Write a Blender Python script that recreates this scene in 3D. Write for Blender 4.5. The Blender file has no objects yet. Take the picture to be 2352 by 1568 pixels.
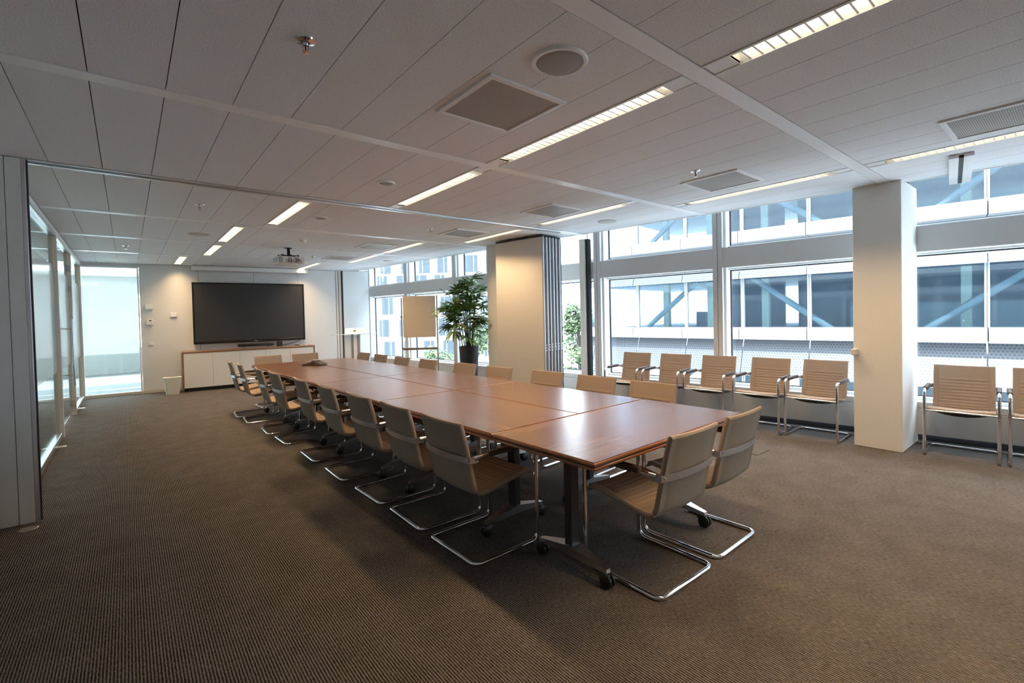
import bpy, bmesh, math, random
from mathutils import Vector, Matrix
random.seed(7)
S = bpy.context.scene
COL = S.collection
# ------------------------------------------------------------------ camera
CAM_H, CEIL = 1.41, 2.61
right = Vector((0.77425139, -0.63245287, -0.02319792))
down = Vector((-0.03081947, -0.00106747, -0.9995244))
fwd = Vector((0.63212731, 0.77459811, -0.02031835))
cd = bpy.data.cameras.new('camera')
cam = bpy.data.objects.new('camera', cd)
COL.objects.link(cam)
mw = Matrix.Identity(4)
for i in range(3):
    mw[i][0], mw[i][1], mw[i][2] = right[i], -down[i], -fwd[i]
mw[2][3] = CAM_H
cam.matrix_world = mw
cd.sensor_fit = 'HORIZONTAL'
cd.sensor_width = 36.0
cd.lens = 1082.59 / 2352 * 36
cd.shift_y = -38.6 / 2352
cd.clip_start = 0.05
cd.clip_end = 400
S.camera = cam
# ------------------------------------------------------------------ sky, sun, exposure
W = bpy.data.worlds.new('sky')
S.world = W
W.use_nodes = True
bg = W.node_tree.nodes['Background']
bg.inputs[0].default_value = (0.76, 0.885, 1.0, 1)
bg.inputs[1].default_value = 10.0
sd = bpy.data.lights.new('sun', 'SUN')
sd.energy = 15
sd.angle = 0.012
sd.color = (1.0, 0.95, 0.88)
sun = bpy.data.objects.new('sun', sd)
COL.objects.link(sun)
sun.rotation_euler = Vector((0.60, 0.25, -0.76)).to_track_quat('-Z', 'Y').to_euler()
sun.location = (-20, -5, 30)
S.view_settings.view_transform = 'Standard'
S.view_settings.look = 'None'
S.view_settings.gamma = 1
S.view_settings.use_curve_mapping = False
S.view_settings.exposure = 0.34
LAMP_POWER = 16.5
LAMP_COL = (1.0, 0.67, 0.35)

# ------------------------------------------------------------------ materials
MATS = {}
def node_mat(name):
    m = bpy.data.materials.new(name); m.use_nodes = True
    nt = m.node_tree
    return m, nt, nt.nodes['Principled BSDF']
def L(nt, a, b): nt.links.new(a, b)
def mat(name, col, rough=0.5, metal=0.0, noise=0.0, scale=40.0, bump=0.0, spec=0.5, emit=None, estr=0.0):
    if name in MATS: return MATS[name]
    m, nt, b = node_mat(name)
    b.inputs['Base Color'].default_value = (*col, 1)
    b.inputs['Roughness'].default_value = rough
    b.inputs['Metallic'].default_value = metal
    b.inputs['Specular IOR Level'].default_value = spec
    if emit:
        b.inputs['Emission Color'].default_value = (*emit, 1)
        b.inputs['Emission Strength'].default_value = estr
    if noise or bump:
        tc = nt.nodes.new('ShaderNodeTexCoord')
        n = nt.nodes.new('ShaderNodeTexNoise'); n.inputs['Scale'].default_value = scale
        n.inputs['Detail'].default_value = 4
        L(nt, tc.outputs['Object'], n.inputs['Vector'])
        if noise:
            mr = nt.nodes.new('ShaderNodeMapRange')
            mr.inputs[1].default_value = 0.3; mr.inputs[2].default_value = 0.7
            mr.inputs[3].default_value = 1 - noise; mr.inputs[4].default_value = 1 + noise
            L(nt, n.outputs['Fac'], mr.inputs[0])
            mx = nt.nodes.new('ShaderNodeMix'); mx.data_type = 'RGBA'; mx.blend_type = 'MULTIPLY'
            mx.inputs[0].default_value = 1; mx.inputs[6].default_value = (*col, 1)
            L(nt, mr.outputs[0], mx.inputs[7]); L(nt, mx.outputs[2], b.inputs['Base Color'])
        if bump:
            bp = nt.nodes.new('ShaderNodeBump'); bp.inputs['Strength'].default_value = bump
            bp.inputs['Distance'].default_value = 0.002
            L(nt, n.outputs['Fac'], bp.inputs['Height']); L(nt, bp.outputs[0], b.inputs['Normal'])
    MATS[name] = m
    return m
def glass_mat(name, tint, refl=1.0, haze=0.0, hazecol=(0.9, 0.95, 1.0), rough=0.0):
    """thin architectural glass: clear transmission, fresnel reflection, optional frosting film"""
    m = bpy.data.materials.new(name); m.use_nodes = True
    nt = m.node_tree; nt.nodes.clear()
    o = nt.nodes.new('ShaderNodeOutputMaterial')
    t = nt.nodes.new('ShaderNodeBsdfTransparent'); t.inputs[0].default_value = (*tint, 1)
    g = nt.nodes.new('ShaderNodeBsdfGlossy'); g.inputs['Roughness'].default_value = rough
    lw = nt.nodes.new('ShaderNodeLayerWeight')
    pw = nt.nodes.new('ShaderNodeMath'); pw.operation = 'POWER'; pw.inputs[1].default_value = 5
    L(nt, lw.outputs['Facing'], pw.inputs[0])
    mul = nt.nodes.new('ShaderNodeMath'); mul.operation = 'MULTIPLY_ADD'
    mul.inputs[1].default_value = 0.90; mul.inputs[2].default_value = 0.03 * refl; mul.use_clamp = True
    L(nt, pw.outputs[0], mul.inputs[0])
    mx = nt.nodes.new('ShaderNodeMixShader')
    L(nt, mul.outputs[0], mx.inputs[0])
    if haze:
        d = nt.nodes.new('ShaderNodeBsdfDiffuse'); d.inputs[0].default_value = (*hazecol, 1)
        tl = nt.nodes.new('ShaderNodeBsdfTranslucent'); tl.inputs[0].default_value = (*hazecol, 1)
        a = nt.nodes.new('ShaderNodeMixShader'); a.inputs[0].default_value = 0.6
        L(nt, d.outputs[0], a.inputs[1]); L(nt, tl.outputs[0], a.inputs[2])
        h = nt.nodes.new('ShaderNodeMixShader'); h.inputs[0].default_value = haze
        L(nt, t.outputs[0], h.inputs[1]); L(nt, a.outputs[0], h.inputs[2])
        L(nt, h.outputs[0], mx.inputs[1])
    else:
        L(nt, t.outputs[0], mx.inputs[1])
    L(nt, g.outputs[0], mx.inputs[2]); L(nt, mx.outputs[0], o.inputs[0])
    MATS[name] = m
    return m
def carpet_mat():
    m, nt, b = node_mat('carpet')
    tc = nt.nodes.new('ShaderNodeTexCoord'); sp = nt.nodes.new('ShaderNodeSeparateXYZ')
    L(nt, tc.outputs['Object'], sp.inputs[0])
    wob = nt.nodes.new('ShaderNodeTexNoise'); wob.inputs['Scale'].default_value = 60
    L(nt, tc.outputs['Object'], wob.inputs['Vector'])
    ad = nt.nodes.new('ShaderNodeMath'); ad.operation = 'MULTIPLY_ADD'; ad.inputs[1].default_value = 0.0035
    L(nt, wob.outputs['Fac'], ad.inputs[0]); L(nt, sp.outputs['X'], ad.inputs[2])
    k = nt.nodes.new('ShaderNodeMath'); k.operation = 'MULTIPLY'; k.inputs[1].default_value = 2 * math.pi / 0.0115
    L(nt, ad.outputs[0], k.inputs[0])
    si = nt.nodes.new('ShaderNodeMath'); si.operation = 'SINE'; L(nt, k.outputs[0], si.inputs[0])
    # yarn flecks: noise stretched along the ribs
    mp = nt.nodes.new('ShaderNodeMapping'); mp.inputs['Scale'].default_value = (160, 45, 1)
    L(nt, tc.outputs['Object'], mp.inputs[0])
    n = nt.nodes.new('ShaderNodeTexNoise'); n.inputs['Scale'].default_value = 1; n.inputs['Detail'].default_value = 2
    L(nt, mp.outputs[0], n.inputs['Vector'])
    big = nt.nodes.new('ShaderNodeTexNoise'); big.inputs['Scale'].default_value = 5; big.inputs['Detail'].default_value = 4
    L(nt, tc.outputs['Object'], big.inputs['Vector'])
    s1 = nt.nodes.new('ShaderNodeMath'); s1.operation = 'MULTIPLY_ADD'; s1.inputs[1].default_value = 0.38
    L(nt, si.outputs[0], s1.inputs[0]); L(nt, n.outputs['Fac'], s1.inputs[2])
    s2 = nt.nodes.new('ShaderNodeMath'); s2.operation = 'MULTIPLY_ADD'; s2.inputs[1].default_value = 0.35
    L(nt, big.outputs['Fac'], s2.inputs[0]); L(nt, s1.outputs[0], s2.inputs[2])
    r = nt.nodes.new('ShaderNodeValToRGB')
    r.color_ramp.elements[0].position = 0.35; r.color_ramp.elements[0].color = (0.019, 0.0175, 0.017, 1)
    r.color_ramp.elements[1].position = 1.05; r.color_ramp.elements[1].color = (0.190, 0.168, 0.155, 1)
    L(nt, s2.outputs[0], r.inputs[0]); L(nt, r.outputs[0], b.inputs['Base Color'])
    bp = nt.nodes.new('ShaderNodeBump'); bp.inputs['Strength'].default_value = 0.6; bp.inputs['Distance'].default_value = 0.004
    L(nt, s1.outputs[0], bp.inputs['Height']); L(nt, bp.outputs[0], b.inputs['Normal'])
    b.inputs['Roughness'].default_value = 0.95; b.inputs['Specular IOR Level'].default_value = 0.1
    MATS['carpet'] = m
def wood_mat(name, c0, c1, c2, axis='X', rough=0.24, scale=1.0):
    m, nt, b = node_mat(name)
    tc = nt.nodes.new('ShaderNodeTexCoord')
    oi = nt.nodes.new('ShaderNodeObjectInfo')
    va = nt.nodes.new('ShaderNodeVectorMath'); va.operation = 'ADD'
    sc = nt.nodes.new('ShaderNodeVectorMath'); sc.operation = 'SCALE'; sc.inputs[3].default_value = 7.0
    L(nt, oi.outputs['Random'], sc.inputs[0])
    L(nt, tc.outputs['Object'], va.inputs[0]); L(nt, sc.outputs[0], va.inputs[1])
    def stretched(sx, sy, det, ro=0.6):
        mp = nt.nodes.new('ShaderNodeMapping')
        v = {'X': (sx, sy, sy), 'Y': (sy, sx, sy), 'Z': (sy, sy, sx)}[axis]
        mp.inputs['Scale'].default_value = tuple(q * scale for q in v)
        L(nt, va.outputs[0], mp.inputs[0])
        n = nt.nodes.new('ShaderNodeTexNoise'); n.inputs['Scale'].default_value = 1
        n.inputs['Detail'].default_value = det; n.inputs['Roughness'].default_value = ro
        L(nt, mp.outputs[0], n.inputs['Vector']); return n
    a = stretched(0.5, 16, 5); f = stretched(3, 140, 3)
    mm = nt.nodes.new('ShaderNodeMath'); mm.operation = 'MULTIPLY_ADD'; mm.inputs[1].default_value = 0.22
    L(nt, f.outputs['Fac'], mm.inputs[0]); L(nt, a.outputs['Fac'], mm.inputs[2])
    r = nt.nodes.new('ShaderNodeValToRGB')
    e = r.color_ramp.elements
    e[0].position = 0.40; e[0].color = (*c0, 1); e[1].position = 0.78; e[1].color = (*c2, 1)
    x = r.color_ramp.elements.new(0.60); x.color = (*c1, 1)
    L(nt, mm.outputs[0], r.inputs[0]); L(nt, r.outputs[0], b.inputs['Base Color'])
    b.inputs['Roughness'].default_value = rough
    b.inputs['Specular IOR Level'].default_value = 0.8
    MATS[name] = m
def perf_mat(name, col, hole, pitch, axes=(0, 2), rad=0.3):
    """sheet metal with round perforations"""
    m, nt, b = node_mat(name)
    tc = nt.nodes.new('ShaderNodeTexCoord'); sp = nt.nodes.new('ShaderNodeSeparateXYZ')
    L(nt, tc.outputs['Object'], sp.inputs[0])
    def cell(sock, shift=None):
        k = nt.nodes.new('ShaderNodeMath'); k.operation = 'MULTIPLY'; k.inputs[1].default_value = 1 / pitch
        L(nt, sock, k.inputs[0]); return k.outputs[0]
    u, v = cell(sp.outputs[axes[0]]), cell(sp.outputs[axes[1]])
    fl = nt.nodes.new('ShaderNodeMath'); fl.operation = 'FLOOR'; L(nt, v, fl.inputs[0])
    ha = nt.nodes.new('ShaderNodeMath'); ha.operation = 'MULTIPLY_ADD'; ha.inputs[1].default_value = 0.5
    L(nt, fl.outputs[0], ha.inputs[0]); L(nt, u, ha.inputs[2])
    def cen(s):
        f = nt.nodes.new('ShaderNodeMath'); f.operation = 'FRACT'; L(nt, s, f.inputs[0])
        q = nt.nodes.new('ShaderNodeMath'); q.operation = 'SUBTRACT'; q.inputs[1].default_value = 0.5
        L(nt, f.outputs[0], q.inputs[0])
        p = nt.nodes.new('ShaderNodeMath'); p.operation = 'POWER'; p.inputs[1].default_value = 2
        ab = nt.nodes.new('ShaderNodeMath'); ab.operation = 'ABSOLUTE'; L(nt, q.outputs[0], ab.inputs[0])
        L(nt, ab.outputs[0], p.inputs[0]); return p.outputs[0]
    su = nt.nodes.new('ShaderNodeMath'); su.operation = 'ADD'
    L(nt, cen(ha.outputs[0]), su.inputs[0]); L(nt, cen(v), su.inputs[1])
    lt = nt.nodes.new('ShaderNodeMath'); lt.operation = 'LESS_THAN'; lt.inputs[1].default_value = rad * rad
    L(nt, su.outputs[0], lt.inputs[0])
    mx = nt.nodes.new('ShaderNodeMix'); mx.data_type = 'RGBA'
    mx.inputs[6].default_value = (*col, 1); mx.inputs[7].default_value = (*hole, 1)
    L(nt, lt.outputs[0], mx.inputs[0]); L(nt, mx.outputs[2], b.inputs['Base Color'])
    b.inputs['Roughness'].default_value = 0.5
    MATS[name] = m
carpet_mat()
wood_mat('walnut_x', (0.122, 0.056, 0.028), (0.155, 0.072, 0.036), (0.210, 0.104, 0.055), 'X', 0.27)
wood_mat('walnut_y', (0.122, 0.056, 0.028), (0.155, 0.072, 0.036), (0.210, 0.104, 0.055), 'Y', 0.27)
wood_mat('walnut_edge', (0.20, 0.070, 0.022), (0.30, 0.115, 0.040), (0.38, 0.16, 0.06), 'X', 0.3)
wood_mat('walnut_case', (0.16, 0.08, 0.045), (0.25, 0.13, 0.075), (0.33, 0.18, 0.11), 'X', 0.4)
perf_mat('vent_plate', (0.44, 0.42, 0.39), (0.07, 0.065, 0.06), 0.011, (0, 1), 0.31)
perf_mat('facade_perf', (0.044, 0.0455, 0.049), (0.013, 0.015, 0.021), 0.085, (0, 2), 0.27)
mat('tile', (0.765, 0.795, 0.83), 0.95, noise=0.16, scale=170, bump=0.5, spec=0.15)
mat('tile_dark', (0.10, 0.095, 0.09), 0.9)
mat('band', (0.84, 0.86, 0.88), 0.32, spec=0.5)
mat('alu', (0.62, 0.63, 0.65), 0.32, metal=1.0)
mat('white_metal', (0.78, 0.80, 0.81), 0.4)
mat('white_wall', (0.70, 0.695, 0.685), 0.7, noise=0.03, scale=90, bump=0.08)
mat('column_paint', (0.74, 0.73, 0.70), 0.85, noise=0.04, scale=220, bump=0.35)
mat('mullion', (0.66, 0.665, 0.665), 0.5)
mat('reveal', (0.80, 0.84, 0.85), 0.45)
mat('gasket', (0.035, 0.045, 0.06), 0.6)
mat('parapet', (0.66, 0.66, 0.66), 0.55, noise=0.02, scale=60)
mat('partition', (0.66, 0.625, 0.575), 0.75, noise=0.04, scale=160)
mat('partition_near', (0.60, 0.60, 0.57), 0.75, noise=0.05, scale=260)
mat('seal', (0.03, 0.032, 0.036), 0.7)
mat('edge_metal', (0.50, 0.52, 0.56), 0.4, metal=0.4)
mat('post', (0.60, 0.53, 0.46), 0.4)
mat('chrome', (0.78, 0.78, 0.80), 0.10, metal=1.0)
mat('steel', (0.60, 0.60, 0.62), 0.26, metal=1.0)
mat('cast_alu', (0.52, 0.52, 0.53), 0.28, metal=1.0)
mat('black', (0.016, 0.016, 0.018), 0.45)
mat('black_soft', (0.022, 0.021, 0.022), 0.7)
mat('leather', (0.060, 0.034, 0.024), 0.5)
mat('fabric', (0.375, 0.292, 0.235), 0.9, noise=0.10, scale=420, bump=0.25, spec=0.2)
mat('fabric_cool_lit', (0.275, 0.235, 0.192), 0.9, noise=0.10, scale=420, bump=0.25, spec=0.2)  # same fabric, greyed and darkened for outer faces in cool corridor light
mat('piping', (0.30, 0.22, 0.15), 0.9)
mat('tv_screen', (0.034, 0.034, 0.036), 0.42)
mat('tv_frame', (0.008, 0.008, 0.009), 0.35)
mat('plastic_white', (0.80, 0.80, 0.78), 0.45)
mat('plastic_grey', (0.35, 0.35, 0.35), 0.5)
mat('door_white', (0.74, 0.725, 0.705), 0.45)
mat('reflector', (0.90, 0.89, 0.87), 0.30, metal=0.25)
mat('tube_glow', (0.9, 0.9, 0.9), 0.5, emit=(1.0, 0.88, 0.66), estr=8.0)
mat('corridor_fill_glow', (0.9, 0.9, 0.9), 0.5, emit=(0.92, 1.0, 0.97), estr=14.0)
mat('canvas', (0.62, 0.52, 0.41), 0.85, noise=0.03, scale=120)
mat('post_brown', (0.30, 0.25, 0.22), 0.4)
mat('stone_floor', (0.15, 0.155, 0.16), 0.7, noise=0.06, scale=30)
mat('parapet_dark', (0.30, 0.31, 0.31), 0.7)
mat('soil', (0.03, 0.02, 0.014), 0.95)
mat('stem', (0.075, 0.075, 0.03), 0.7, noise=0.3, scale=30)
mat('leaf', (0.075, 0.175, 0.035), 0.34, noise=0.35, scale=9)
mat('leaf_old', (0.22, 0.16, 0.035), 0.5, noise=0.3, scale=9)
mat('pot', (0.020, 0.019, 0.024), 0.5)
mat('bin', (0.72, 0.70, 0.60), 0.5)
mat('brass', (0.75, 0.58, 0.38), 0.25, metal=1.0)
mat('red', (0.35, 0.02, 0.03), 0.3)
mat('logo_green', (0.03, 0.10, 0.03), 0.5)
mat('logo_grey', (0.22, 0.27, 0.45), 0.5)
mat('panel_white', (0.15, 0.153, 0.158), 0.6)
mat('panel_skirt_joint', (0.25, 0.28, 0.36), 0.5)
mat('slab', (0.12, 0.13, 0.14), 0.8)
mat('inside_wall', (0.06, 0.075, 0.085), 0.8)
mat('brace', (0.15, 0.165, 0.16), 0.8, spec=0.1)
mat('yellow_post', (0.30, 0.29, 0.20), 0.6)
mat('stone', (0.14, 0.14, 0.139), 0.7, noise=0.03, scale=0.5)
mat('far_glass', (0.03, 0.042, 0.05), 0.5, spec=0.2)
mat('far_reveal', (0.055, 0.065, 0.075), 0.6)
mat('foliage', (0.045, 0.080, 0.024), 0.6, noise=0.4, scale=0.8)
mat('foliage_b', (0.065, 0.105, 0.036), 0.6, noise=0.4, scale=0.8)
mat('bark', (0.09, 0.07, 0.05), 0.9)
mat('ground', (0.80, 0.81, 0.82), 0.9, noise=0.15, scale=0.4)
glass_mat('window_glass', (0.93, 0.97, 0.99), 1.0)
glass_mat('partition_glass', (0.88, 0.95, 0.92), 1.6)
glass_mat('frosted_glass', (0.86, 0.94, 0.91), 1.2, haze=0.965, hazecol=(0.80, 0.85, 0.84), rough=0.12)
glass_mat('acrylic', (0.93, 0.95, 0.98), 1.0, haze=0.55, hazecol=(0.9, 0.92, 0.96))
glass_mat('facade_glass', (0.70, 0.80, 0.86), 0.55, haze=0.02, hazecol=(0.7, 0.85, 1.0))

# ------------------------------------------------------------------ mesh helpers
class MB:
    def __init__(s): s.v = []; s.f = []; s.sm = []; s.mi = []
    def add(s, vs, fs, smooth=False, mi=0):
        o = len(s.v); s.v += [tuple(v) for v in vs]
        for f in fs: s.f.append([o + i for i in f]); s.sm.append(smooth); s.mi.append(mi)
        return s
    def box(s, x0, x1, y0, y1, z0, z1, mi=0):
        return s.add([(x0,y0,z0),(x1,y0,z0),(x1,y1,z0),(x0,y1,z0),(x0,y0,z1),(x1,y0,z1),(x1,y1,z1),(x0,y1,z1)],
                     [(0,3,2,1),(4,5,6,7),(0,1,5,4),(1,2,6,5),(2,3,7,6),(3,0,4,7)], mi=mi)
    def bbox(s, x0, x1, y0, y1, z0, z1, b=0.004, seg=1, mi=0):
        bm = bmesh.new(); bmesh.ops.create_cube(bm, size=1)
        for v in bm.verts:
            v.co = Vector(((x0+x1)/2 + v.co.x*(x1-x0), (y0+y1)/2 + v.co.y*(y1-y0), (z0+z1)/2 + v.co.z*(z1-z0)))
        bmesh.ops.bevel(bm, geom=bm.edges[:], offset=b, segments=seg, affect='EDGES', profile=0.5)
        bm.verts.index_update()
        s.add([v.co[:] for v in bm.verts], [[v.index for v in f.verts] for f in bm.faces], seg > 1, mi)
        bm.free(); return s
    def prism(s, poly, z0, z1, mi=0):
        n = len(poly)
        return s.add([(x, y, z0) for x, y in poly] + [(x, y, z1) for x, y in poly],
                     [list(range(n))[::-1], list(range(n, 2*n))] + [(i, (i+1) % n, n+(i+1) % n, n+i) for i in range(n)], mi=mi)
    def quad(s, a, b, c, d, mi=0): return s.add([a, b, c, d], [(0, 1, 2, 3)], mi=mi)
    def tube(s, pts, r, n=10, closed=False, cap=True, mi=0):
        pts = [Vector(p) for p in pts]; m = len(pts); vs = []; up = None
        for i, p in enumerate(pts):
            a = pts[(i-1) % m] if (closed or i) else p; b = pts[(i+1) % m] if (closed or i < m-1) else p
            t = (b - a).normalized()
            if up is None:
                up = Vector((0, 0, 1)) if abs(t.z) < 0.9 else Vector((1, 0, 0))
            up = (up - t * up.dot(t)).normalized(); q = t.cross(up)
            rr = r[i] if isinstance(r, (list, tuple)) else r
            for k in range(n):
                an = 2*math.pi*k/n
                vs.append(p + (up*math.cos(an) + q*math.sin(an))*rr)
        fs = []
        for i in range(m if closed else m-1):
            for k in range(n):
                a, b = i*n+k, i*n+(k+1) % n; j = ((i+1) % m)*n
                fs.append((a, b, j+(k+1) % n, j+k))
        s.add(vs, fs, True, mi)
        if cap and not closed:
            s.add(vs[:n], [list(range(n))], False, mi); s.add(vs[-n:], [list(range(n))[::-1]], False, mi)
        return s
    def lathe(s, prof, n=24, c=(0, 0, 0), axis='Z', smooth=True, mi=0):
        vs = []
        for (r, h) in prof:
            for k in range(n):
                a = 2*math.pi*k/n; p = (r*math.cos(a), r*math.sin(a), h)
                if axis == 'X': p = (h, p[0], p[1])
                if axis == 'Y': p = (p[0], h, p[1])
                vs.append((p[0]+c[0], p[1]+c[1], p[2]+c[2]))
        fs = []
        for i in range(len(prof)-1):
            for k in range(n):
                fs.append((i*n+k, i*n+(k+1) % n, (i+1)*n+(k+1) % n, (i+1)*n+k))
        s.add(vs, fs, smooth, mi)
        return s
    def mesh(s, name, *mats):
        me = bpy.data.meshes.new(name); me.from_pydata(s.v, [], s.f)
        me.polygons.foreach_set('use_smooth', s.sm); me.polygons.foreach_set('material_index', s.mi)
        for m in mats: me.materials.append(MATS[m])
        bm = bmesh.new(); bm.from_mesh(me); bmesh.ops.recalc_face_normals(bm, faces=bm.faces); bm.to_mesh(me); bm.free()
        if any(s.sm): me.set_sharp_from_angle(angle=math.radians(45))
        me.update(); return me
def obj(name, mb, mats, parent=None, loc=(0,0,0), rz=0.0):
    if isinstance(mats, str): mats = (mats,)
    me = mb if isinstance(mb, bpy.types.Mesh) else mb.mesh(name, *mats)
    o = bpy.data.objects.new(name, me); COL.objects.link(o)
    o.location = loc; o.rotation_euler = (0, 0, rz)
    if parent: o.parent = parent
    return o
def tag(o, label, cat, group=None):
    o['label'] = label; o['category'] = cat
    if group: o['group'] = group
    return o
def thing(name, label, cat, loc=(0,0,0), rz=0.0, group=None):
    o = bpy.data.objects.new(name, None); COL.objects.link(o); o.empty_display_size = 0.1
    o.location = loc; o.rotation_euler = (0, 0, rz)
    return tag(o, label, cat, group)
def struct(name, mb=None, mats=None, label=None, loc=(0,0,0), rz=0.0):
    if mb is None:
        o = bpy.data.objects.new(name, None); COL.objects.link(o); o.location = loc; o.rotation_euler = (0, 0, rz)
    else: o = obj(name, mb, mats, None, loc, rz)
    o['kind'] = 'structure'
    if label: o['label'] = label
    return o
def dup(root, loc, rz, label, group=None):
    r = root.copy(); COL.objects.link(r); r.location = loc; r.rotation_euler = (0, 0, rz); r['label'] = label
    if group: r['group'] = group
    for ch in list(root.children):
        c = ch.copy(); COL.objects.link(c); c.parent = r
        for g in list(ch.children):
            d = g.copy(); COL.objects.link(d); d.parent = c
    return r
def fillet(pts, r, n=5):
    pts = [Vector(p) for p in pts]; out = [pts[0]]
    for i in range(1, len(pts)-1):
        a, b, c = pts[i-1], pts[i], pts[i+1]
        u = (a-b).normalized(); v = (c-b).normalized()
        ang = u.angle(v); d = min(r/math.tan(ang/2), (a-b).length*0.49, (c-b).length*0.49)
        p, q = b+u*d, b+v*d
        for k in range(n+1):
            t = k/n; out.append(p*(1-t)**2 + b*2*t*(1-t) + q*t*t)
    out.append(pts[-1]); return out
ORD = ['first', 'second', 'third', 'fourth', 'fifth', 'sixth', 'seventh', 'eighth', 'ninth', 'tenth']
W_ANG = 0.13572
WU = Vector((-math.sin(W_ANG), math.cos(W_ANG))); WN = Vector((math.cos(W_ANG), math.sin(W_ANG)))
W0 = Vector((6.339, 1.136)); WROT = math.pi/2 + W_ANG           # local x runs along the windows, local y into the room
def wpt(s, d): p = W0 + WU*s + WN*d; return (p.x, p.y)
T_ANG = 0.0684; T0 = (1.75, 11.95); TROT = -T_ANG               # screen wall: local x along it, local y away from the room
def ceil_edge(y): return 5.88 - 0.1298*(y - 1.05)
def tvwall_y(x): return 11.95 - math.tan(T_ANG)*(x - 1.75)

# ================================================================== STRUCTURE
# floor
struct('floor', MB().add([(-3.2,-3.2,0),(7.4,-3.2,0),(5.2,19,0),(-3.2,19,0)], [(0,1,2,3)]), 'carpet', 'dark grey-brown ribbed carpet floor')
# walls that close the room
wall_left = struct('wall_left', MB().box(-0.86, -0.742, -3.1, 4.78, 0, 2.9), 'white_wall', 'plain wall beside the near partition stub')
struct('wall_back', MB().box(-0.86, 7.3, -3.2, -3.08, 0, 2.9), 'white_wall', 'plain wall behind the seating')
struct('wall_corridor', MB().box(-2.72, -2.6, 4.6, 12.3, 0, 2.75), 'white_wall', 'pale corridor wall behind the glass partition')
struct('wall_corridor_end', MB().box(-2.72, -0.86, 4.5, 4.62, 0, 2.75), 'white_wall', 'end wall of the corridor')

# ---- ceiling: dark plenum slab, metal bands, separate tiles
ceiling = struct('ceiling', MB().prism([(-2.72,-3.2),(6.0,-3.2),(ceil_edge(-3.2)+0.02,-3.2),(ceil_edge(12.3)+0.02,12.3),(-0.7,12.3),(-2.72,12.3)], 2.71, 2.92), 'tile_dark', 'suspended tile ceiling with metal bands')
def clip(poly, a, b, c):                       # keep a*x+b*y<=c
    out = []
    for i in range(len(poly)):
        p, q = poly[i], poly[(i+1) % len(poly)]
        dp, dq = a*p[0]+b*p[1]-c, a*q[0]+b*q[1]-c
        if dp <= 0: out.append(p)
        if dp*dq < 0:
            t = dp/(dp-dq); out.append((p[0]+(q[0]-p[0])*t, p[1]+(q[1]-p[1])*t))
    return out
BANDS = [1.21 + 1.8*k for k in range(-2, 6)]
BW = 0.10
bays = []
for i, y in enumerate(BANDS):
    y1 = BANDS[i+1] if i+1 < len(BANDS) else 12.14
    w = 0.15 if abs(y-4.81) < 0.01 else BW
    bays.append((y + w, y1))
#            x, bay index (bay k spans BANDS[k]..BANDS[k+1])
LIGHTS = [(2.30,1),(2.30,2),(2.30,3),(1.44,4),(1.14,5),(1.14,6),(0.83,7)]
LIGHTS_W = [(4.93,1),(4.91,2),(4.32,3),(4.32,4),(3.72,5),(3.72,6),(3.20,7)]
LIGHTS_B = [(2.30,0),(4.93,0)]
LW = 0.075
tile_cache = {}
GAP = 0.0022
XJ = [-0.71] + [-0.41 + 0.3*k for k in range(0, 24)]
for bi, (ya, yb) in enumerate(bays):
    cuts = [x for x, b in LIGHTS + LIGHTS_W + LIGHTS_B if b == bi]
    edges = []
    for a, b in zip(XJ[:-1], XJ[1:]):
        segs = [(a, b)]
        for c in cuts:
            ns = []
            for (p, q) in segs:
                l, r = c-LW, c+LW
                if r <= p or l >= q: ns.append((p, q)); continue
                if l > p: ns.append((p, l))
                if r < q: ns.append((r, q))
            segs = ns
        edges += [sg for sg in segs if sg[1]-sg[0] > 0.012]
    for (p, q) in edges:
        poly = [(p+GAP, ya+GAP), (q-GAP, ya+GAP), (q-GAP, yb-GAP), (p+GAP, yb-GAP)]
        poly = clip(poly, 1, 0.1298, 5.88 + 0.1298*1.05 - 0.006)
        if bi == 7: poly = clip(poly, math.tan(T_ANG), 1, 11.95 + math.tan(T_ANG)*1.75 - 0.005)
        if len(poly) < 3: continue
        cx, cy = p, ya
        loc = [(round(x-cx, 4), round(y-cy, 4)) for x, y in poly]
        key = tuple(loc)
        if key not in tile_cache:
            tile_cache[key] = MB().prism(loc, 0, 0.018).mesh('ceiling_tile', 'tile')
        obj('ceiling_tile', tile_cache[key], None, ceiling, (cx, cy, CEIL))
# metal bands
for i, y in enumerate(BANDS):
    if abs(y-4.81) < 0.01: continue
    m = MB(); xe = ceil_edge(y+0.05) - 0.01
    m.box(-0.71, xe, y+0.003, y+BW-0.003, CEIL-0.003, CEIL+0.02)
    obj('ceiling_band', m, 'band', ceiling)
# folding-wall track: two flanges with a slot
xe = ceil_edge(4.88) - 0.01
m = MB().box(-0.60, xe, 4.813, 4.868, CEIL-0.006, CEIL+0.02).box(-0.60, xe, 4.892, 4.957, CEIL-0.006, CEIL+0.02).box(-0.6, xe, 4.868, 4.892, CEIL+0.012, CEIL+0.02)
m.box(-0.60, xe, 4.866, 4.869, CEIL-0.012, CEIL).box(-0.60, xe, 4.891, 4.894, CEIL-0.012, CEIL)
obj('partition_track', m, 'alu', ceiling)
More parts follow.
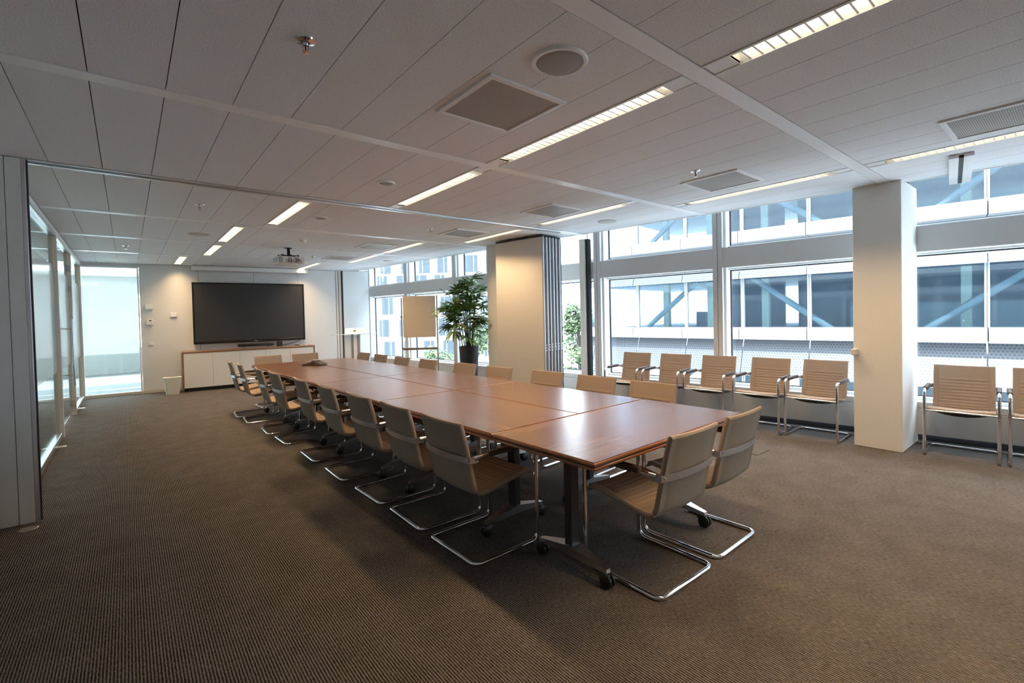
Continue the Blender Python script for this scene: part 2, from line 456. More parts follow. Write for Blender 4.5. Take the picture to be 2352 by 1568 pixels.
# window-side ceiling edge trim and the blind pocket behind it
def wbox(s0, s1, i0, i1, z0, z1, mb=None): return (mb or MB()).box(s0, s1, i0, i1, z0, z1)
a, b = (ceil_edge(-3.1), -3.1), (ceil_edge(11.7), 11.7)
m = MB().prism([(a[0]-0.006, a[1]), (a[0]+0.02, a[1]), (b[0]+0.02, b[1]), (b[0]-0.006, b[1])], CEIL-0.004, 2.78)
obj('ceiling_edge_trim', m, 'white_metal', ceiling)
m = MB().prism([(a[0], a[1]), (7.2, a[1]), (5.35, b[1]+0.3), (b[0], b[1]+0.3)], 2.78, 2.92)
obj('blind_pocket', m, 'white_metal', ceiling)
# short track rail running out to the windows, square to the glass
m = MB()
for (u0, u1) in ((-0.075, -0.015), (0.015, 0.075)):
    m.box(u0, u1, 0.12, 1.22, CEIL-0.03, CEIL+0.0)
m.box(-0.015, 0.015, 0.12, 1.22, CEIL-0.008, CEIL)
tr = obj('window_track', m, ('white_metal',), ceiling, (*wpt(-0.33, 0), 0), WROT)
m = MB().box(-0.0145, 0.0145, 0.12, 1.2, CEIL-0.0285, CEIL-0.012)
obj('track_slot', m, 'seal', tr)

# ---- screen wall (far): separate panels with shadow gaps
wf = struct('wall_far', None, None, 'white panelled wall behind the large display', (*T0, 0), TROT)
obj('wall_core', MB().box(-1.53, 3.1, 0.03, 0.12, 0, 2.62), 'tile_dark', wf)
obj('door_header', MB().box(-2.5, -1.53, 0.0, 0.12, 2.545, 2.62), 'white_wall', wf)
js = [-1.545, -0.55, 0.49, 1.41, 2.28]
for p, q in zip(js[:-1], js[1:]):
    obj('wall_panel', MB().bbox(p+0.003, q-0.003, 0, 0.05, 0.055, 2.605, 0.0015), 'white_wall', wf)
obj('jamb_strip', MB().box(2.285, 2.335, -0.01, 0.05, 0, 2.605), 'partition', wf)
obj('jamb_strip', MB().box(2.345, 2.40, -0.025, 0.05, 0, 2.605), 'post', wf)
obj('wall_panel', MB().bbox(2.45, 3.08, -0.03, 0.05, 0, 2.605, 0.002), 'white_metal', wf)
struct('baseboard_far', MB().bbox(-1.545, 2.28, -0.012, 0.02, 0, 0.055, 0.003), 'post', 'pale baseboard under the far wall', (*T0, 0), TROT)

# glass door in the screen wall
d1 = struct('door_1', None, None, 'frosted glass door leaf beside the light switches', (*T0, 0), TROT)
m = MB().box(-2.44, -2.415, -0.02, 0.05, 0, 2.545).box(-1.575, -1.55, -0.02, 0.05, 0, 2.545).box(-2.415, -1.575, -0.02, 0.05, 2.515, 2.545)
obj('door_frame', m, 'reveal', d1)
obj('threshold', MB().bbox(-2.44, -1.55, -0.03, 0.06, 0, 0.06, 0.004), 'post', d1)
obj('clear_pane', MB().box(-2.41, -1.58, 0.005, 0.013, 2.165, 2.51), 'partition_glass', d1)
obj('frosted_pane', MB().box(-2.41, -1.58, 0.005, 0.013, 0.83, 2.163), 'frosted_glass', d1)
obj('clear_pane', MB().box(-2.41, -1.58, 0.005, 0.013, 0.06, 0.828), 'partition_glass', d1)
h = MB().tube(fillet([(-1.64, 0.02, 1.02), (-1.64, 0.07, 1.02), (-1.76, 0.07, 1.02)], 0.015), 0.009)
obj('lever_handle', h, 'steel', d1)

# ---- glass partition to the corridor (left)
gx = -0.70
gw = struct('wall_glass', None, None, 'frameless glass corridor partition with frosted band')
def pane(ya, yb, parent):
    for z0, z1, mt, nm in ((0.07, 0.826, 'partition_glass', 'clear_pane'), (0.828, 2.160, 'frosted_glass', 'frosted_pane'), (2.162, 2.535, 'partition_glass', 'clear_pane')):
        obj(nm, MB().box(gx-0.006, gx+0.006, ya, yb, z0, z1), mt, parent)
pane(4.97, 8.17, gw); pane(10.13, 12.06, gw)
m = MB().box(gx-0.035, gx+0.035, 4.95, 12.08, 2.535, 2.57).box(gx-0.05, gx+0.02, 4.95, 12.08, 2.57, CEIL)
obj('head_rail', m, 'alu', gw)
obj('head_lip', MB().box(gx+0.035, gx+0.05, 4.95, 12.08, 2.55, 2.595), 'white_metal', gw)
for ya, yb in ((4.95, 8.17), (10.13, 12.06)):
    obj('base_rail', MB().bbox(gx-0.03, gx+0.03, ya, yb, 0, 0.07, 0.004), 'alu', gw)
for y, wd in ((8.20, 0.05), (10.10, 0.06), (12.045, 0.05)):
    obj('post', MB().bbox(gx-0.035, gx+0.045, y-wd/2, y+wd/2, 0, 2.535, 0.004), 'post', gw)
d2 = struct('door_2', None, None, 'glass corridor door with tall tubular pull handle')
pane(8.235, 10.06, d2)
hb = MB().tube([(gx+0.075, 9.45, 0.52), (gx+0.075, 9.45, 1.50)], 0.016, 12)
hb2 = MB().tube([(gx+0.006, 9.45, 0.68), (gx+0.075, 9.45, 0.68)], 0.009).tube([(gx+0.006, 9.45, 1.36), (gx+0.075, 9.45, 1.36)], 0.009)
pl = obj('pull_handle', hb, 'steel', d2); obj('standoff', hb2, 'brass', pl)
for z in (0.2, 1.98, 2.3):
    obj('hinge', MB().bbox(gx-0.02, gx+0.028, 10.02, 10.07, z-0.045, z+0.045, 0.004), 'plastic_grey', d2)

# ---- window wall (right): parapet, mullions, transoms, panes
MULL = [-3.47, -1.65, 0.17, 1.995, 3.86, 5.60, 7.375, 9.145, 10.94]
wr = struct('wall_right', None, None, 'window wall with grey parapet panels below the glass', (*W0, 0), WROT)
obj('plinth', MB().box(-4.4, 11.1, -0.16, -0.10, 0, 0.09), 'seal', wr)
for i, (p, q) in enumerate(zip(MULL[:-1], MULL[1:])):
    obj('parapet_panel', MB().bbox(p+0.004, q-0.004, -0.05, 0, 0.075, 0.345, 0.002), 'parapet', wr)
    obj('sill_board', MB().bbox(p+0.002, q-0.002, -0.24, 0, 0.350, 0.412, 0.003), 'parapet', wr)
for s in MULL:
    obj('mullion', MB().bbox(s-0.062, s-0.003, -0.06, 0.0, 0.412, 2.80, 0.002).bbox(s+0.003, s+0.062, -0.06, 0.0, 0.412, 2.80, 0.002).box(s-0.06, s+0.06, -0.24, -0.05, 0.412, 2.80), 'mullion', wr)
for i, (p, q) in enumerate(zip(MULL[:-1], MULL[1:])):
    w_ = struct('window_%d' % (i+1), None, None, 'fixed window bay with a clear lower and upper pane', (*W0, 0), WROT)
    a, b = p+0.062, q-0.062
    obj('transom', MB().bbox(a, b, -0.06, -0.004, 1.965, 2.23, 0.002).box(a, b, -0.24, -0.06, 1.985, 2.215), 'mullion', w_)
    for z0, z1 in ((0.412, 1.965), (2.23, 2.80)):
        fr = MB()
        fr.box(a, a+0.012, -0.24, -0.06, z0, z1).box(b-0.03, b, -0.24, -0.06, z0, z1)
        fr.box(a, b, -0.24, -0.14, z0, z0+0.03).box(a, b, -0.24, -0.14, z1-0.02, z1)
        obj('frame', fr, 'reveal', w_)
        gk = MB().box(a+0.012, a+0.03, -0.235, -0.215, z0+0.03, z1-0.02).box(b-0.045, b-0.03, -0.235, -0.21, z0+0.03, z1-0.02)
        gk.box(a+0.012, b-0.03, -0.235, -0.215, z0+0.03, z0+0.042).box(a+0.012, b-0.03, -0.235, -0.215, z1-0.034, z1-0.02)
        obj('gasket', gk, 'gasket', w_)
        obj('pane', MB().box(a+0.02, b-0.035, -0.229, -0.221, z0+0.032, z1-0.022), 'window_glass', w_)
# dark jamb post where the folding wall meets the facade
m = MB().bbox(4.03, 4.12, -0.02, 0.11, 0, 2.60, 0.004)
jb = struct('trim_1', m, 'partition', 'pale jamb post of the folding wall at the windows', (*W0, 0), WROT)
obj('jamb_seal', MB().bbox(3.975, 4.028, -0.02, 0.06, 0, 2.60, 0.004), 'seal', jb)
# columns
struct('column_1', MB().bbox(5.72, 6.36, 1.13, 1.52, 0, CEIL+0.01, 0.006), 'column_paint', 'square painted column between the window chairs')
struct('column_2', MB().bbox(4.92, 5.32, 6.31, 6.70, 0, CEIL+0.01, 0.006), 'column_paint', 'painted column beside the potted palm')
bt = MB().bbox(5.62, 5.72, 1.475, 1.515, 0.93, 0.99, 0.004)
tag(obj('wall_bracket', bt, 'partition'), 'small beige bracket fixed to the column beside the window chairs', 'bracket')

# near partition stub at the left
ps = struct('wall_stub', None, None, 'grey folding partition leaf standing by the glass wall')
obj('leaf_panel', MB().bbox(-1.2, -0.637, 4.80, 4.90, 0.0, CEIL-0.004, 0.002), 'partition_near', ps)
obj('leaf_panel', MB().bbox(-0.634, -0.555, 4.80, 4.90, 0.0, CEIL-0.004, 0.002), 'partition_near', ps)
obj('edge_profile', MB().bbox(-0.555, -0.530, 4.805, 4.895, 0.0, CEIL-0.004, 0.003), 'alu', ps)
obj('edge_seal', MB().box(-0.530, -0.522, 4.835, 4.865, 0.0, CEIL-0.004), 'seal', ps)

# ---- sunlit room beyond the glass door: unseen roof, slots added to cast sun stripes, window parapet
rb = struct('room_beyond', MB().box(-4.6, 5.1, 17.6, 17.72, 0, 0.72), 'parapet_dark', 'pale parapet in the sunlit room behind the glass door')
obj('window_frame', MB().box(-2.6, 5.1, 17.62, 17.70, 2.3, 2.9).box(-0.62, -0.54, 17.62, 17.7, 0.72, 2.3).box(1.4, 1.48, 17.62, 17.7, 0.72, 2.3), 'white_metal', rb)
obj('pane', MB().box(-2.6, 5.1, 17.655, 17.663, 0.72, 2.3), 'window_glass', rb)
rf = MB()
prev = 12.14
sh = 0.25/0.76*2.75                                  # how far the sun travels in y between roof and floor
for y0, y1 in ((13.12, 13.42), (14.45, 16.75)):
    rf.box(-5.2, 5.2, prev, y0-sh, 2.75, 2.85); prev = y1-sh
rf.box(-5.2, 5.2, prev, 19, 2.75, 2.85)
obj('added_stripe_roof', rf, 'white_wall', rb)
obj('floor_slab', MB().box(-4.6, 1.7, 12.2, 17.6, -0.02, 0.004), 'stone_floor', rb)
obj('side_wall', MB().box(-4.72, -4.6, 12.3, 17.6, 0, 2.3), 'white_wall', rb)
obj('side_wall', MB().box(-4.6, -2.6, 12.3, 12.4, 0, 2.75), 'white_wall', rb)
obj('side_wall', MB().box(1.6, 1.72, 12.3, 17.6, 0, 2.75), 'parapet_dark', rb)
for yc in (6.2, 8.6, 11.0):  # glowing panels added to brighten the corridor behind the glass
    cl = thing('corridor_fill_panel', 'square fill light panel added in the corridor, %s from the display wall' % ORD[int((11.0-yc)/2.4+0.1)], 'ceiling light', (-1.7, yc, 2.62), 0, 'fill light panels added in the corridor')
    obj('frame', MB().bbox(-0.3, 0.3, -0.3, 0.3, -0.012, 0.0, 0.003), 'white_metal', cl)
    obj('glow_sheet', MB().box(-0.27, 0.27, -0.27, 0.27, -0.014, -0.012), 'corridor_fill_glow', cl)
obj('corridor_ceiling', MB().box(-2.72, -0.75, 4.5, 12.14, 2.62, 2.7), 'white_wall', rb)

# ================================================================== CEILING FITTINGS
def ceiling_light(x, bi, label, group):
    ya, yb = bays[bi]
    if bi == 7: yb = tvwall_y(x) - 0.03
    t = thing('ceiling_light', label, 'ceiling light', (x, (ya+yb)/2, CEIL), 0, group)
    h = (yb-ya)/2 - 0.004; le = 0.72 if h > 0.8 else h - 0.08
    w = LW - 0.002
    # frame flanges and inner trough
    m = MB().box(-w, -w+0.016, -h, h, -0.004, 0.02).box(w-0.016, w, -h, h, -0.004, 0.02)
    obj('frame', m, 'white_metal', t)
    iw = w - 0.016
    r = MB(); prof = [(-iw, 0.0), (-iw*0.86, 0.035), (-iw*0.45, 0.066), (0.0, 0.074), (iw*0.45, 0.066), (iw*0.86, 0.035), (iw, 0.0)]
    vs = [(px, yy, pz) for yy in (-le, le) for px, pz in prof]; n = len(prof)
    r.add(vs, [(i, i+1, n+i+1, n+i) for i in range(n-1)], True)
    r.add(vs[:n], [list(range(n))]); r.add(vs[n:], [list(range(n))])
    obj('reflector', r, 'reflector', t)
    for sg in (-1, 1):
        obj('end_cap', MB().bbox(-iw, iw, min(sg*le, sg*h), max(sg*le, sg*h), 0.0, 0.014, 0.002), 'band', t)
    lv = MB(); k = int(2*le/0.052)
    for i in range(1, k):
        yy = -le + 2*le*i/k
        lv.add([(-iw, yy-0.004, 0.002), (iw, yy-0.004, 0.002), (iw, yy-0.0015, 0.030), (-iw, yy-0.0015, 0.030),
                (-iw, yy+0.004, 0.002), (iw, yy+0.004, 0.002), (iw, yy+0.0015, 0.030), (-iw, yy+0.0015, 0.030)],
               [(0,1,2,3),(4,7,6,5),(0,4,5,1),(3,2,6,7)])
    lo = obj('louvre', lv, 'reflector', t); lo['kind'] = 'stuff'
    obj('lamp_tube', MB().tube([(0, -le+0.04, 0.052), (0, le-0.04, 0.052)], 0.008, 8), 'tube_glow', t)
    ld = bpy.data.lights.new('lamp_light', 'AREA'); ld.shape = 'RECTANGLE'; ld.size = 2*iw; ld.size_y = 2*le - 0.04
    ld.energy = LAMP_POWER * (le/0.72); ld.color = LAMP_COL; ld.spread = math.radians(112)
    lt = bpy.data.objects.new('lamp_light', ld); COL.objects.link(lt); lt.parent = t; lt.location = (0, 0, -0.006)
    return t
n = len(LIGHTS)
for i, (x, b) in enumerate(LIGHTS):
    ceiling_light(x, b, 'slim louvred ceiling light over the table side, %s from the display wall' % ORD[n-1-i], 'louvred lights above the table')
for i, (x, b) in enumerate(LIGHTS_W):
    ceiling_light(x, b, 'slim louvred ceiling light in the row beside the windows, %s from the display wall' % ORD[n-1-i], 'louvred lights beside the windows')
for (x, b), q in zip(LIGHTS_B, ('on the table side', 'on the window side')):
    ceiling_light(x, b, 'slim louvred ceiling light next to the back wall, ' + q, 'louvred lights near the back wall')

VENTS = [(4.42, 0.36), (1.70, 2.14), (4.32, 2.16), (3.86, 3.94), (3.80, 5.72), (3.26, 7.52), (3.27, 9.30), (2.72, 10.92)]
def make_vent(label):
    t = thing('ceiling_vent', label, 'air vent', (0, 0, CEIL), 0, 'square perforated ceiling vents')
    h = 0.268
    m = MB()
    o, i_ = h, h-0.032
    pts = lambda r, z: [(-r, -r, z), (r, -r, z), (r, r, z), (-r, r, z)]
    vs = pts(o, 0.0) + pts(o, -0.012) + pts(i_+0.004, -0.014) + pts(i_, -0.006)
    fs = []
    for k in range(3):
        for j in range(4): fs.append((k*4+j, k*4+(j+1) % 4, (k+1)*4+(j+1) % 4, (k+1)*4+j))
    m.add(vs, fs); obj('rim', m, 'white_metal', t)
    obj('perforated_plate', MB().box(-i_, i_, -i_, i_, -0.008, -0.004), 'vent_plate', t)
    obj('centre_screw', MB().lathe([(0.0, -0.0105), (0.006, -0.0105), (0.006, -0.008)], 10), 'steel', t)
    return t
v0 = make_vent('square perforated ceiling vent, eighth from the display wall')
v0.location = (*VENTS[0], CEIL)
for i, (x, y) in enumerate(VENTS[1:], 1):
    dup(v0, (x, y, CEIL), 0, 'square perforated ceiling vent, %s from the display wall' % ORD[len(VENTS)-1-i])

def speaker(x, y, r, label, dome=True):
    t = thing('ceiling_speaker', label, 'speaker', (x, y, CEIL), 0, 'round ceiling speakers')
    obj('rim', MB().lathe([(r, 0.0), (r, -0.006), (r-0.006, -0.012), (r-0.020, -0.012), (r-0.024, -0.006)], 40), 'plastic_white', t)
    z = 0.010 if dome else 0.003
    obj('grille', MB().lathe([(r-0.023, -0.006)] + [((r-0.023)*math.cos(a), -0.006-z*math.sin(a)) for a in (0.4, 0.8, 1.2, 1.5707)], 40), 'vent_grille', t)
mat('vent_grille', (0.34, 0.335, 0.33), 0.6, noise=0.12, scale=700)
mat('plate_grey', (0.50, 0.49, 0.47), 0.7)
speaker(1.63, 1.595, 0.135, 'large round ceiling speaker next to the square vent above the table')
speaker(1.815, 3.95, 0.082, 'small round ceiling speaker between the table lights, before the track')
speaker(1.81, 5.74, 0.085, 'small round ceiling speaker just past the folding wall track')
def access(x, y, r, label):
    t = thing('ceiling_disc', label, 'cover plate', (x, y, CEIL), 0, 'flat round ceiling plates')
    obj('plate', MB().lathe([(r, 0.0), (r, -0.006), (r-0.008, -0.009), (0.0, -0.009)], 36), 'plate_grey', t)
    obj('trim_ring', MB().lathe([(r+0.004, 0.0), (r+0.004, -0.003), (r, -0.003)], 36), 'plastic_white', t)
access(0.79, 7.66, 0.125, 'flat round grey ceiling plate near the corridor glass')
access(4.92, 4.00, 0.125, 'flat round grey ceiling plate near the folded partition')
access(4.30, 9.33, 0.105, 'flat round grey ceiling plate above the flip chart windows')

def make_sprinkler(label):
    t = thing('sprinkler', label, 'sprinkler', (0, 0, CEIL), 0, 'ceiling sprinklers')
    obj('escutcheon', MB().lathe([(0.042, 0.0), (0.040, -0.006), (0.020, -0.012), (0.018, -0.004)], 24), 'chrome', t)
    obj('body', MB().lathe([(0.012, 0.0), (0.012, -0.018), (0.008, -0.024)], 12), 'steel', t)
    obj('glass_bulb', MB().lathe([(0.0, -0.024), (0.003, -0.026), (0.003, -0.044), (0.0, -0.046)], 8), 'red', t)
    a = MB()
    for sg in (-1, 1): a.tube([(sg*0.010, 0, -0.020), (sg*0.013, 0, -0.034), (sg*0.004, 0, -0.050)], 0.0022, 6)
    obj('yoke', a, 'steel', t)
    obj('deflector', MB().lathe([(0.0, -0.050), (0.016, -0.051), (0.016, -0.053), (0.0, -0.054)], 14), 'chrome', t)
    return t
SPR = [(0.63, 2.13), (3.82, 2.14), (0.61, 5.74), (3.24, 5.69), (2.76, 9.28), (0.02, 9.33)]
sl = ['above the carpet near the partition leaf', 'beside the square vent before the window column', 'above the carpet past the folding wall track',
      'between the ceiling vents past the folding wall track', 'beside the projector', 'near the frosted glass door']
s0 = make_sprinkler('small chrome ceiling sprinkler ' + sl[0]); s0.location = (*SPR[0], CEIL)
for (x, y), q in list(zip(SPR, sl))[1:]: dup(s0, (x, y, CEIL), 0, 'small chrome ceiling sprinkler ' + q)
sm = thing('smoke_detector', 'small white dome smoke detector on the ceiling before the projector', 'smoke detector', (2.08, 7.46, CEIL))
obj('base', MB().lathe([(0.05, 0.0), (0.05, -0.010), (0.044, -0.014)], 24), 'plastic_white', sm)
obj('dome', MB().lathe([(0.040, -0.012), (0.036, -0.032), (0.022, -0.042), (0.0, -0.044)], 24), 'plastic_white', sm)
obj('indicator', MB().lathe([(0.006, -0.041), (0.0, -0.046)], 8), 'red', sm)

# projector
pj = thing('projector', 'white ceiling projector on a black pole mount with cables', 'projector', (2.11, 8.42, 2.26), 0.10)
bd = MB().bbox(-0.205, 0.205, -0.15, 0.15, 0.075, 0.195, 0.014, 2)
obj('body', bd, 'plastic_white', pj)
obj('side_grille', MB().bbox(-0.207, -0.14, -0.152, -0.148, 0.085, 0.180, 0.001).box(-0.2065, -0.2045, -0.12, 0.12, 0.09, 0.18), 'plastic_grey', pj)
obj('socket_panel', MB().bbox(-0.10, 0.16, -0.1535, -0.149, 0.090, 0.150, 0.001), 'plate_grey', pj)
obj('lens', MB().lathe([(0.04, 0.14), (0.04, 0.175), (0.03, 0.18), (0.0, 0.17)], 20, (0.07, 0, 0.135), 'Y'), 'black', pj)
obj('pole', MB().tube([(0, 0, 0.21), (0, 0, 0.35)], 0.020, 12).lathe([(0.06, 0.35), (0.06, 0.342), (0.02, 0.335)], 20), 'black', pj)
mt = MB()
for sx, sy in ((-1, -1), (1, -1), (-1, 1), (1, 1)):
    mt.tube([(0, 0, 0.225), (sx*0.13, sy*0.08, 0.222), (sx*0.13, sy*0.08, 0.19)], 0.006, 6)
    mt.lathe([(0.011, 0.19), (0.011, 0.235), (0.0, 0.237)], 8, (sx*0.13, sy*0.08, 0))
obj('mount_arms', mt, 'black', pj)
for q in ((-0.06, 0.105), (-0.02, 0.10), (0.06, 0.11), (0.10, 0.13)):
    obj('cable', MB().tube(fillet([(0.01, -0.03, 0.33), (0.0, -0.06, 0.24), (q[0], -0.18, 0.15), (q[0], -0.19, q[1]), (q[0], -0.154, q[1])], 0.03, 4), 0.006, 6), 'black', pj)

# projection screen cassette on the far wall
sc = thing('projection_screen', 'white roll-up projection screen cassette above the display', 'projection screen', (*T0, 0), TROT)
obj('cassette', MB().bbox(-0.66, 1.60, -0.17, -0.06, 2.505, 2.60, 0.012, 2), 'plastic_white', sc)
for sx in (-0.66, 1.60):
    obj('end_cap', MB().bbox(sx-0.012, sx+0.012, -0.164, -0.046, 2.500, 2.604, 0.008), 'white_metal', sc)
obj('pull_bar', MB().tube([(-0.6, -0.105, 2.497), (1.54, -0.105, 2.497)], 0.012, 8), 'plate_grey', sc)
for sx in (-0.30, 1.25): obj('bracket', MB().box(sx-0.03, sx+0.03, -0.13, -0.08, 2.595, 2.608), 'steel', sc)
obj('maker_plate', MB().box(-0.645, -0.59, -0.1615, -0.160, 2.548, 2.556), 'logo_grey', sc)

# ================================================================== FAR WALL THINGS
tv = thing('wall_display', 'very large black flat display hanging on the far wall', 'display', (*T0, 0), TROT)
x0, x1, z0, z1 = -0.675, 1.52, 0.945, 2.255
obj('housing', MB().bbox(x0+0.02, x1-0.02, -0.085, -0.02, z0+0.02, z1-0.02, 0.008), 'tv_frame', tv)
bz = MB().bbox(x0, x1, -0.10, -0.07, z1-0.034, z1, 0.003).bbox(x0, x1, -0.10, -0.07, z0, z0+0.055, 0.003).bbox(x0, x0+0.034, -0.10, -0.07, z0, z1, 0.003).bbox(x1-0.034, x1, -0.10, -0.07, z0, z1, 0.003)
obj('bezel', bz, 'tv_frame', tv)
obj('screen', MB().box(x0+0.03, x1-0.03, -0.092, -0.086, z0+0.05, z1-0.03), 'tv_screen', tv)
obj('badge', MB().box(0.46, 0.52, -0.1015, -0.100, z0+0.02, z0+0.032), 'plate_grey', tv)
obj('wall_mount', MB().box(0.1, 0.9, -0.02, 0.0, 1.3, 1.9), 'black', tv)

CABY = -0.46
cb = thing('sideboard', 'long low white sideboard in a walnut frame under the display', 'sideboard', (*T0, 0), TROT)
cx0, cx1 = -0.895, 1.645
obj('plinth', MB().box(cx0+0.03, cx1-0.03, CABY+0.05, -0.025, 0.0, 0.075), 'black', cb)
obj('top_board', MB().bbox(cx0, cx1, CABY-0.005, -0.02, 0.785, 0.822, 0.003), 'walnut_case', cb)
for xa in (cx0, cx1-0.03): obj('side_board', MB().bbox(xa, xa+0.03, CABY-0.005, -0.02, 0.075, 0.785, 0.002), 'walnut_case', cb)
obj('carcass', MB().box(cx0+0.031, cx1-0.031, CABY+0.022, -0.03, 0.078, 0.783), 'plate_grey', cb)
dw = (cx1-cx0-0.064)/5
for i in range(5):
    a = cx0 + 0.032 + dw*i
    obj('door', MB().bbox(a+0.002, a+dw-0.002, CABY, CABY+0.02, 0.08, 0.78, 0.0015), 'door_white', cb)
# conference camera bar on the sideboard
sb = thing('camera_bar', 'slim black video conference bar on the sideboard below the display', 'camera bar', (T0[0]+0.42, T0[1]-0.30, 0.822), TROT)
obj('bar', MB().bbox(-0.33, 0.38, -0.045, 0.045, 0.035, 0.105, 0.022, 3), 'black', sb)
obj('camera_lens', MB().lathe([(0.022, -0.045), (0.022, -0.052), (0.0, -0.050)], 16, (0.0, 0, 0.07), 'Y'), 'tv_frame', sb)
obj('silver_strip', MB().box(-0.03, 0.30, -0.047, -0.0445, 0.094, 0.100), 'steel', sb)
for x in (-0.22, 0.30): obj('foot', MB().tube([(x-0.05, -0.03, 0.004), (x, 0, 0.036), (x+0.05, -0.03, 0.004)], 0.005, 6), 'steel', sb)
bk = thing('display_bracket', 'black bracket standing on the sideboard under the display', 'bracket', (T0[0]+0.93, T0[1]-0.26, 0.822), TROT)
obj('upright', MB().bbox(-0.06, 0.06, -0.03, 0.03, 0.0, 0.12, 0.006), 'black', bk)
obj('cable', MB().tube(fillet([(0.05, -0.02, 0.03), (0.18, -0.05, 0.05), (0.36, -0.04, 0.09), (0.45, 0.05, 0.12)], 0.08, 4), 0.008, 6), 'black', bk)
for i, (dx, c, mm, lab) in enumerate(((1.28, 0.05, 'black', 'black remote control lying on the sideboard end'), (1.38, 0.04, 'plate_grey', 'small grey adapter lying on the sideboard end'), (1.47, 0.035, 'door_white', 'small white adapter lying on the sideboard end'))):
    rm = thing('remote_control' if i == 0 else 'adapter', lab, 'remote' if i == 0 else 'adapter', (T0[0]+dx, T0[1]-0.25-0.07*dx, 0.822), 0.4*i)
    obj('case', MB().bbox(-c, c, -0.02, 0.02, 0.0, 0.022, 0.005), mm, rm)
    obj('keypad', MB().bbox(-c*0.7, c*0.7, -0.012, 0.012, 0.021, 0.024, 0.001), 'plastic_grey', rm)

def wall_plate(lx, z, wd, ht, dp, label, screen=False, rocker=False):
    t = thing('wall_control', label, 'wall control', (*T0, 0), TROT)
    obj('box', MB().bbox(lx-wd/2, lx+wd/2, -dp, 0.002, z-ht/2, z+ht/2, 0.004), 'plastic_white', t)
    if screen: obj('screen', MB().box(lx-0.012, lx+0.025, -dp-0.0015, -dp, z+0.018, z+0.038), 'black', t)
    if rocker:
        for k in range(3): obj('rocker', MB().bbox(lx-wd*0.38+k*wd*0.26, lx-wd*0.38+(k+0.9)*wd*0.26, -dp-0.004, -dp, z-ht*0.28, z+ht*0.28, 0.001), 'plastic_white', t)
    else: obj('cover_seam', MB().box(lx-wd*0.45, lx+wd*0.45, -dp-0.0008, -dp, z-ht*0.3, z-ht*0.27), 'plate_grey', t)
wall_plate(-1.40, 1.745, 0.115, 0.10, 0.05, 'white square wall sensor box, the topmost beside the glass door')
wall_plate(-1.395, 1.44, 0.105, 0.11, 0.04, 'white wall thermostat with small dark screen beside the glass door', screen=True)
wall_plate(-1.385, 0.995, 0.10, 0.085, 0.014, 'white triple light switch beside the glass door', rocker=True)
wall_plate(-1.00, 1.575, 0.11, 0.09, 0.03, 'white wall socket plate between the glass door and the display')

bn = thing('waste_bin', 'cream tapered waste bin on the carpet beside the sideboard', 'waste bin', (0.66, 11.50, 0))
def taper(z0, z1, r0, r1, w0, w1, n=6):
    m = MB(); prof = []
    for t in (0, 1):
        hw, hd = (r0, w0) if t == 0 else (r1, w1); z = (z0, z1)[t]
        ring = []
        for cx_, cy_, a0 in ((1, 1, 0), (-1, 1, 90), (-1, -1, 180), (1, -1, 270)):
            for k in range(n+1):
                an = math.radians(a0 + 90*k/n); rr = 0.035
                ring.append((cx_*(hw-rr)+rr*math.cos(an), cy_*(hd-rr)+rr*math.sin(an), z))
        prof.append(ring)
    k = len(prof[0])
    m.add(prof[0]+prof[1], [(i, (i+1) % k, k+(i+1) % k, k+i) for i in range(k)], True)
    m.add(prof[0], [list(range(k))]); return m
obj('bucket', taper(0.0, 0.335, 0.105, 0.145, 0.085, 0.12), 'bin', bn)
obj('rim', taper(0.325, 0.340, 0.150, 0.150, 0.125, 0.125), 'bin', bn)
lid = MB()
for sg in (-1, 1):
    lid.add([(sg*0.145, -0.12, 0.338), (sg*0.145, 0.12, 0.338), (sg*0.05, 0.12, 0.325), (sg*0.05, -0.12, 0.315)], [(0, 1, 2, 3)])
obj('liner', lid, 'plastic_white', bn)

# ================================================================== FOLDING WALL STACK
stack_o = Vector((4.80, 5.13)); SR = math.pi/2 + W_ANG*1.15
for i in range(6):
    off = WN*(0.078*i + (0.0 if i % 2 == 0 else 0.004))
    t = thing('partition_leaf', ['beige folding partition leaf facing the room, outermost of the stack', 'beige folding partition leaf, second in the folded stack',
               'beige folding partition leaf, third in the folded stack', 'beige folding partition leaf, fourth in the folded stack',
               'beige folding partition leaf, fifth in the folded stack', 'beige folding partition leaf, innermost of the stack by the window'][i],
              'partition', (stack_o.x+off.x, stack_o.y+off.y, 0), SR, 'folded partition leaves')
    # local x away from the camera along the leaf, local y towards the room
    obj('panel', MB().bbox(0.012, 0.96, -0.066, 0.0, 0.012, 2.565, 0.002), 'partition', t)
    obj('edge_profile', MB().bbox(-0.006, 0.014, -0.034, -0.006, 0.012, 2.565, 0.002), 'edge_metal', t)
    obj('edge_seal', MB().box(0.0, 0.0118, -0.066, -0.034, 0.012, 2.565), 'seal', t)
    lk = MB()
    for z in (0.86, 0.90, 0.94): lk.bbox(-0.009, 0.004, -0.050, -0.032, z, z+0.022, 0.002)
    obj('latch', lk, 'chrome', t)
    obj('top_gap_shade', MB().box(0.004, 0.955, -0.062, -0.004, 2.565, 2.592), 'seal', t)  # black strip painted as the shade in the gap above the leaf
    obj('hanger', MB().box(0.30, 0.34, -0.05, -0.02, 2.565, 2.606).box(0.66, 0.70, -0.05, -0.02, 2.565, 2.606), 'black', t)

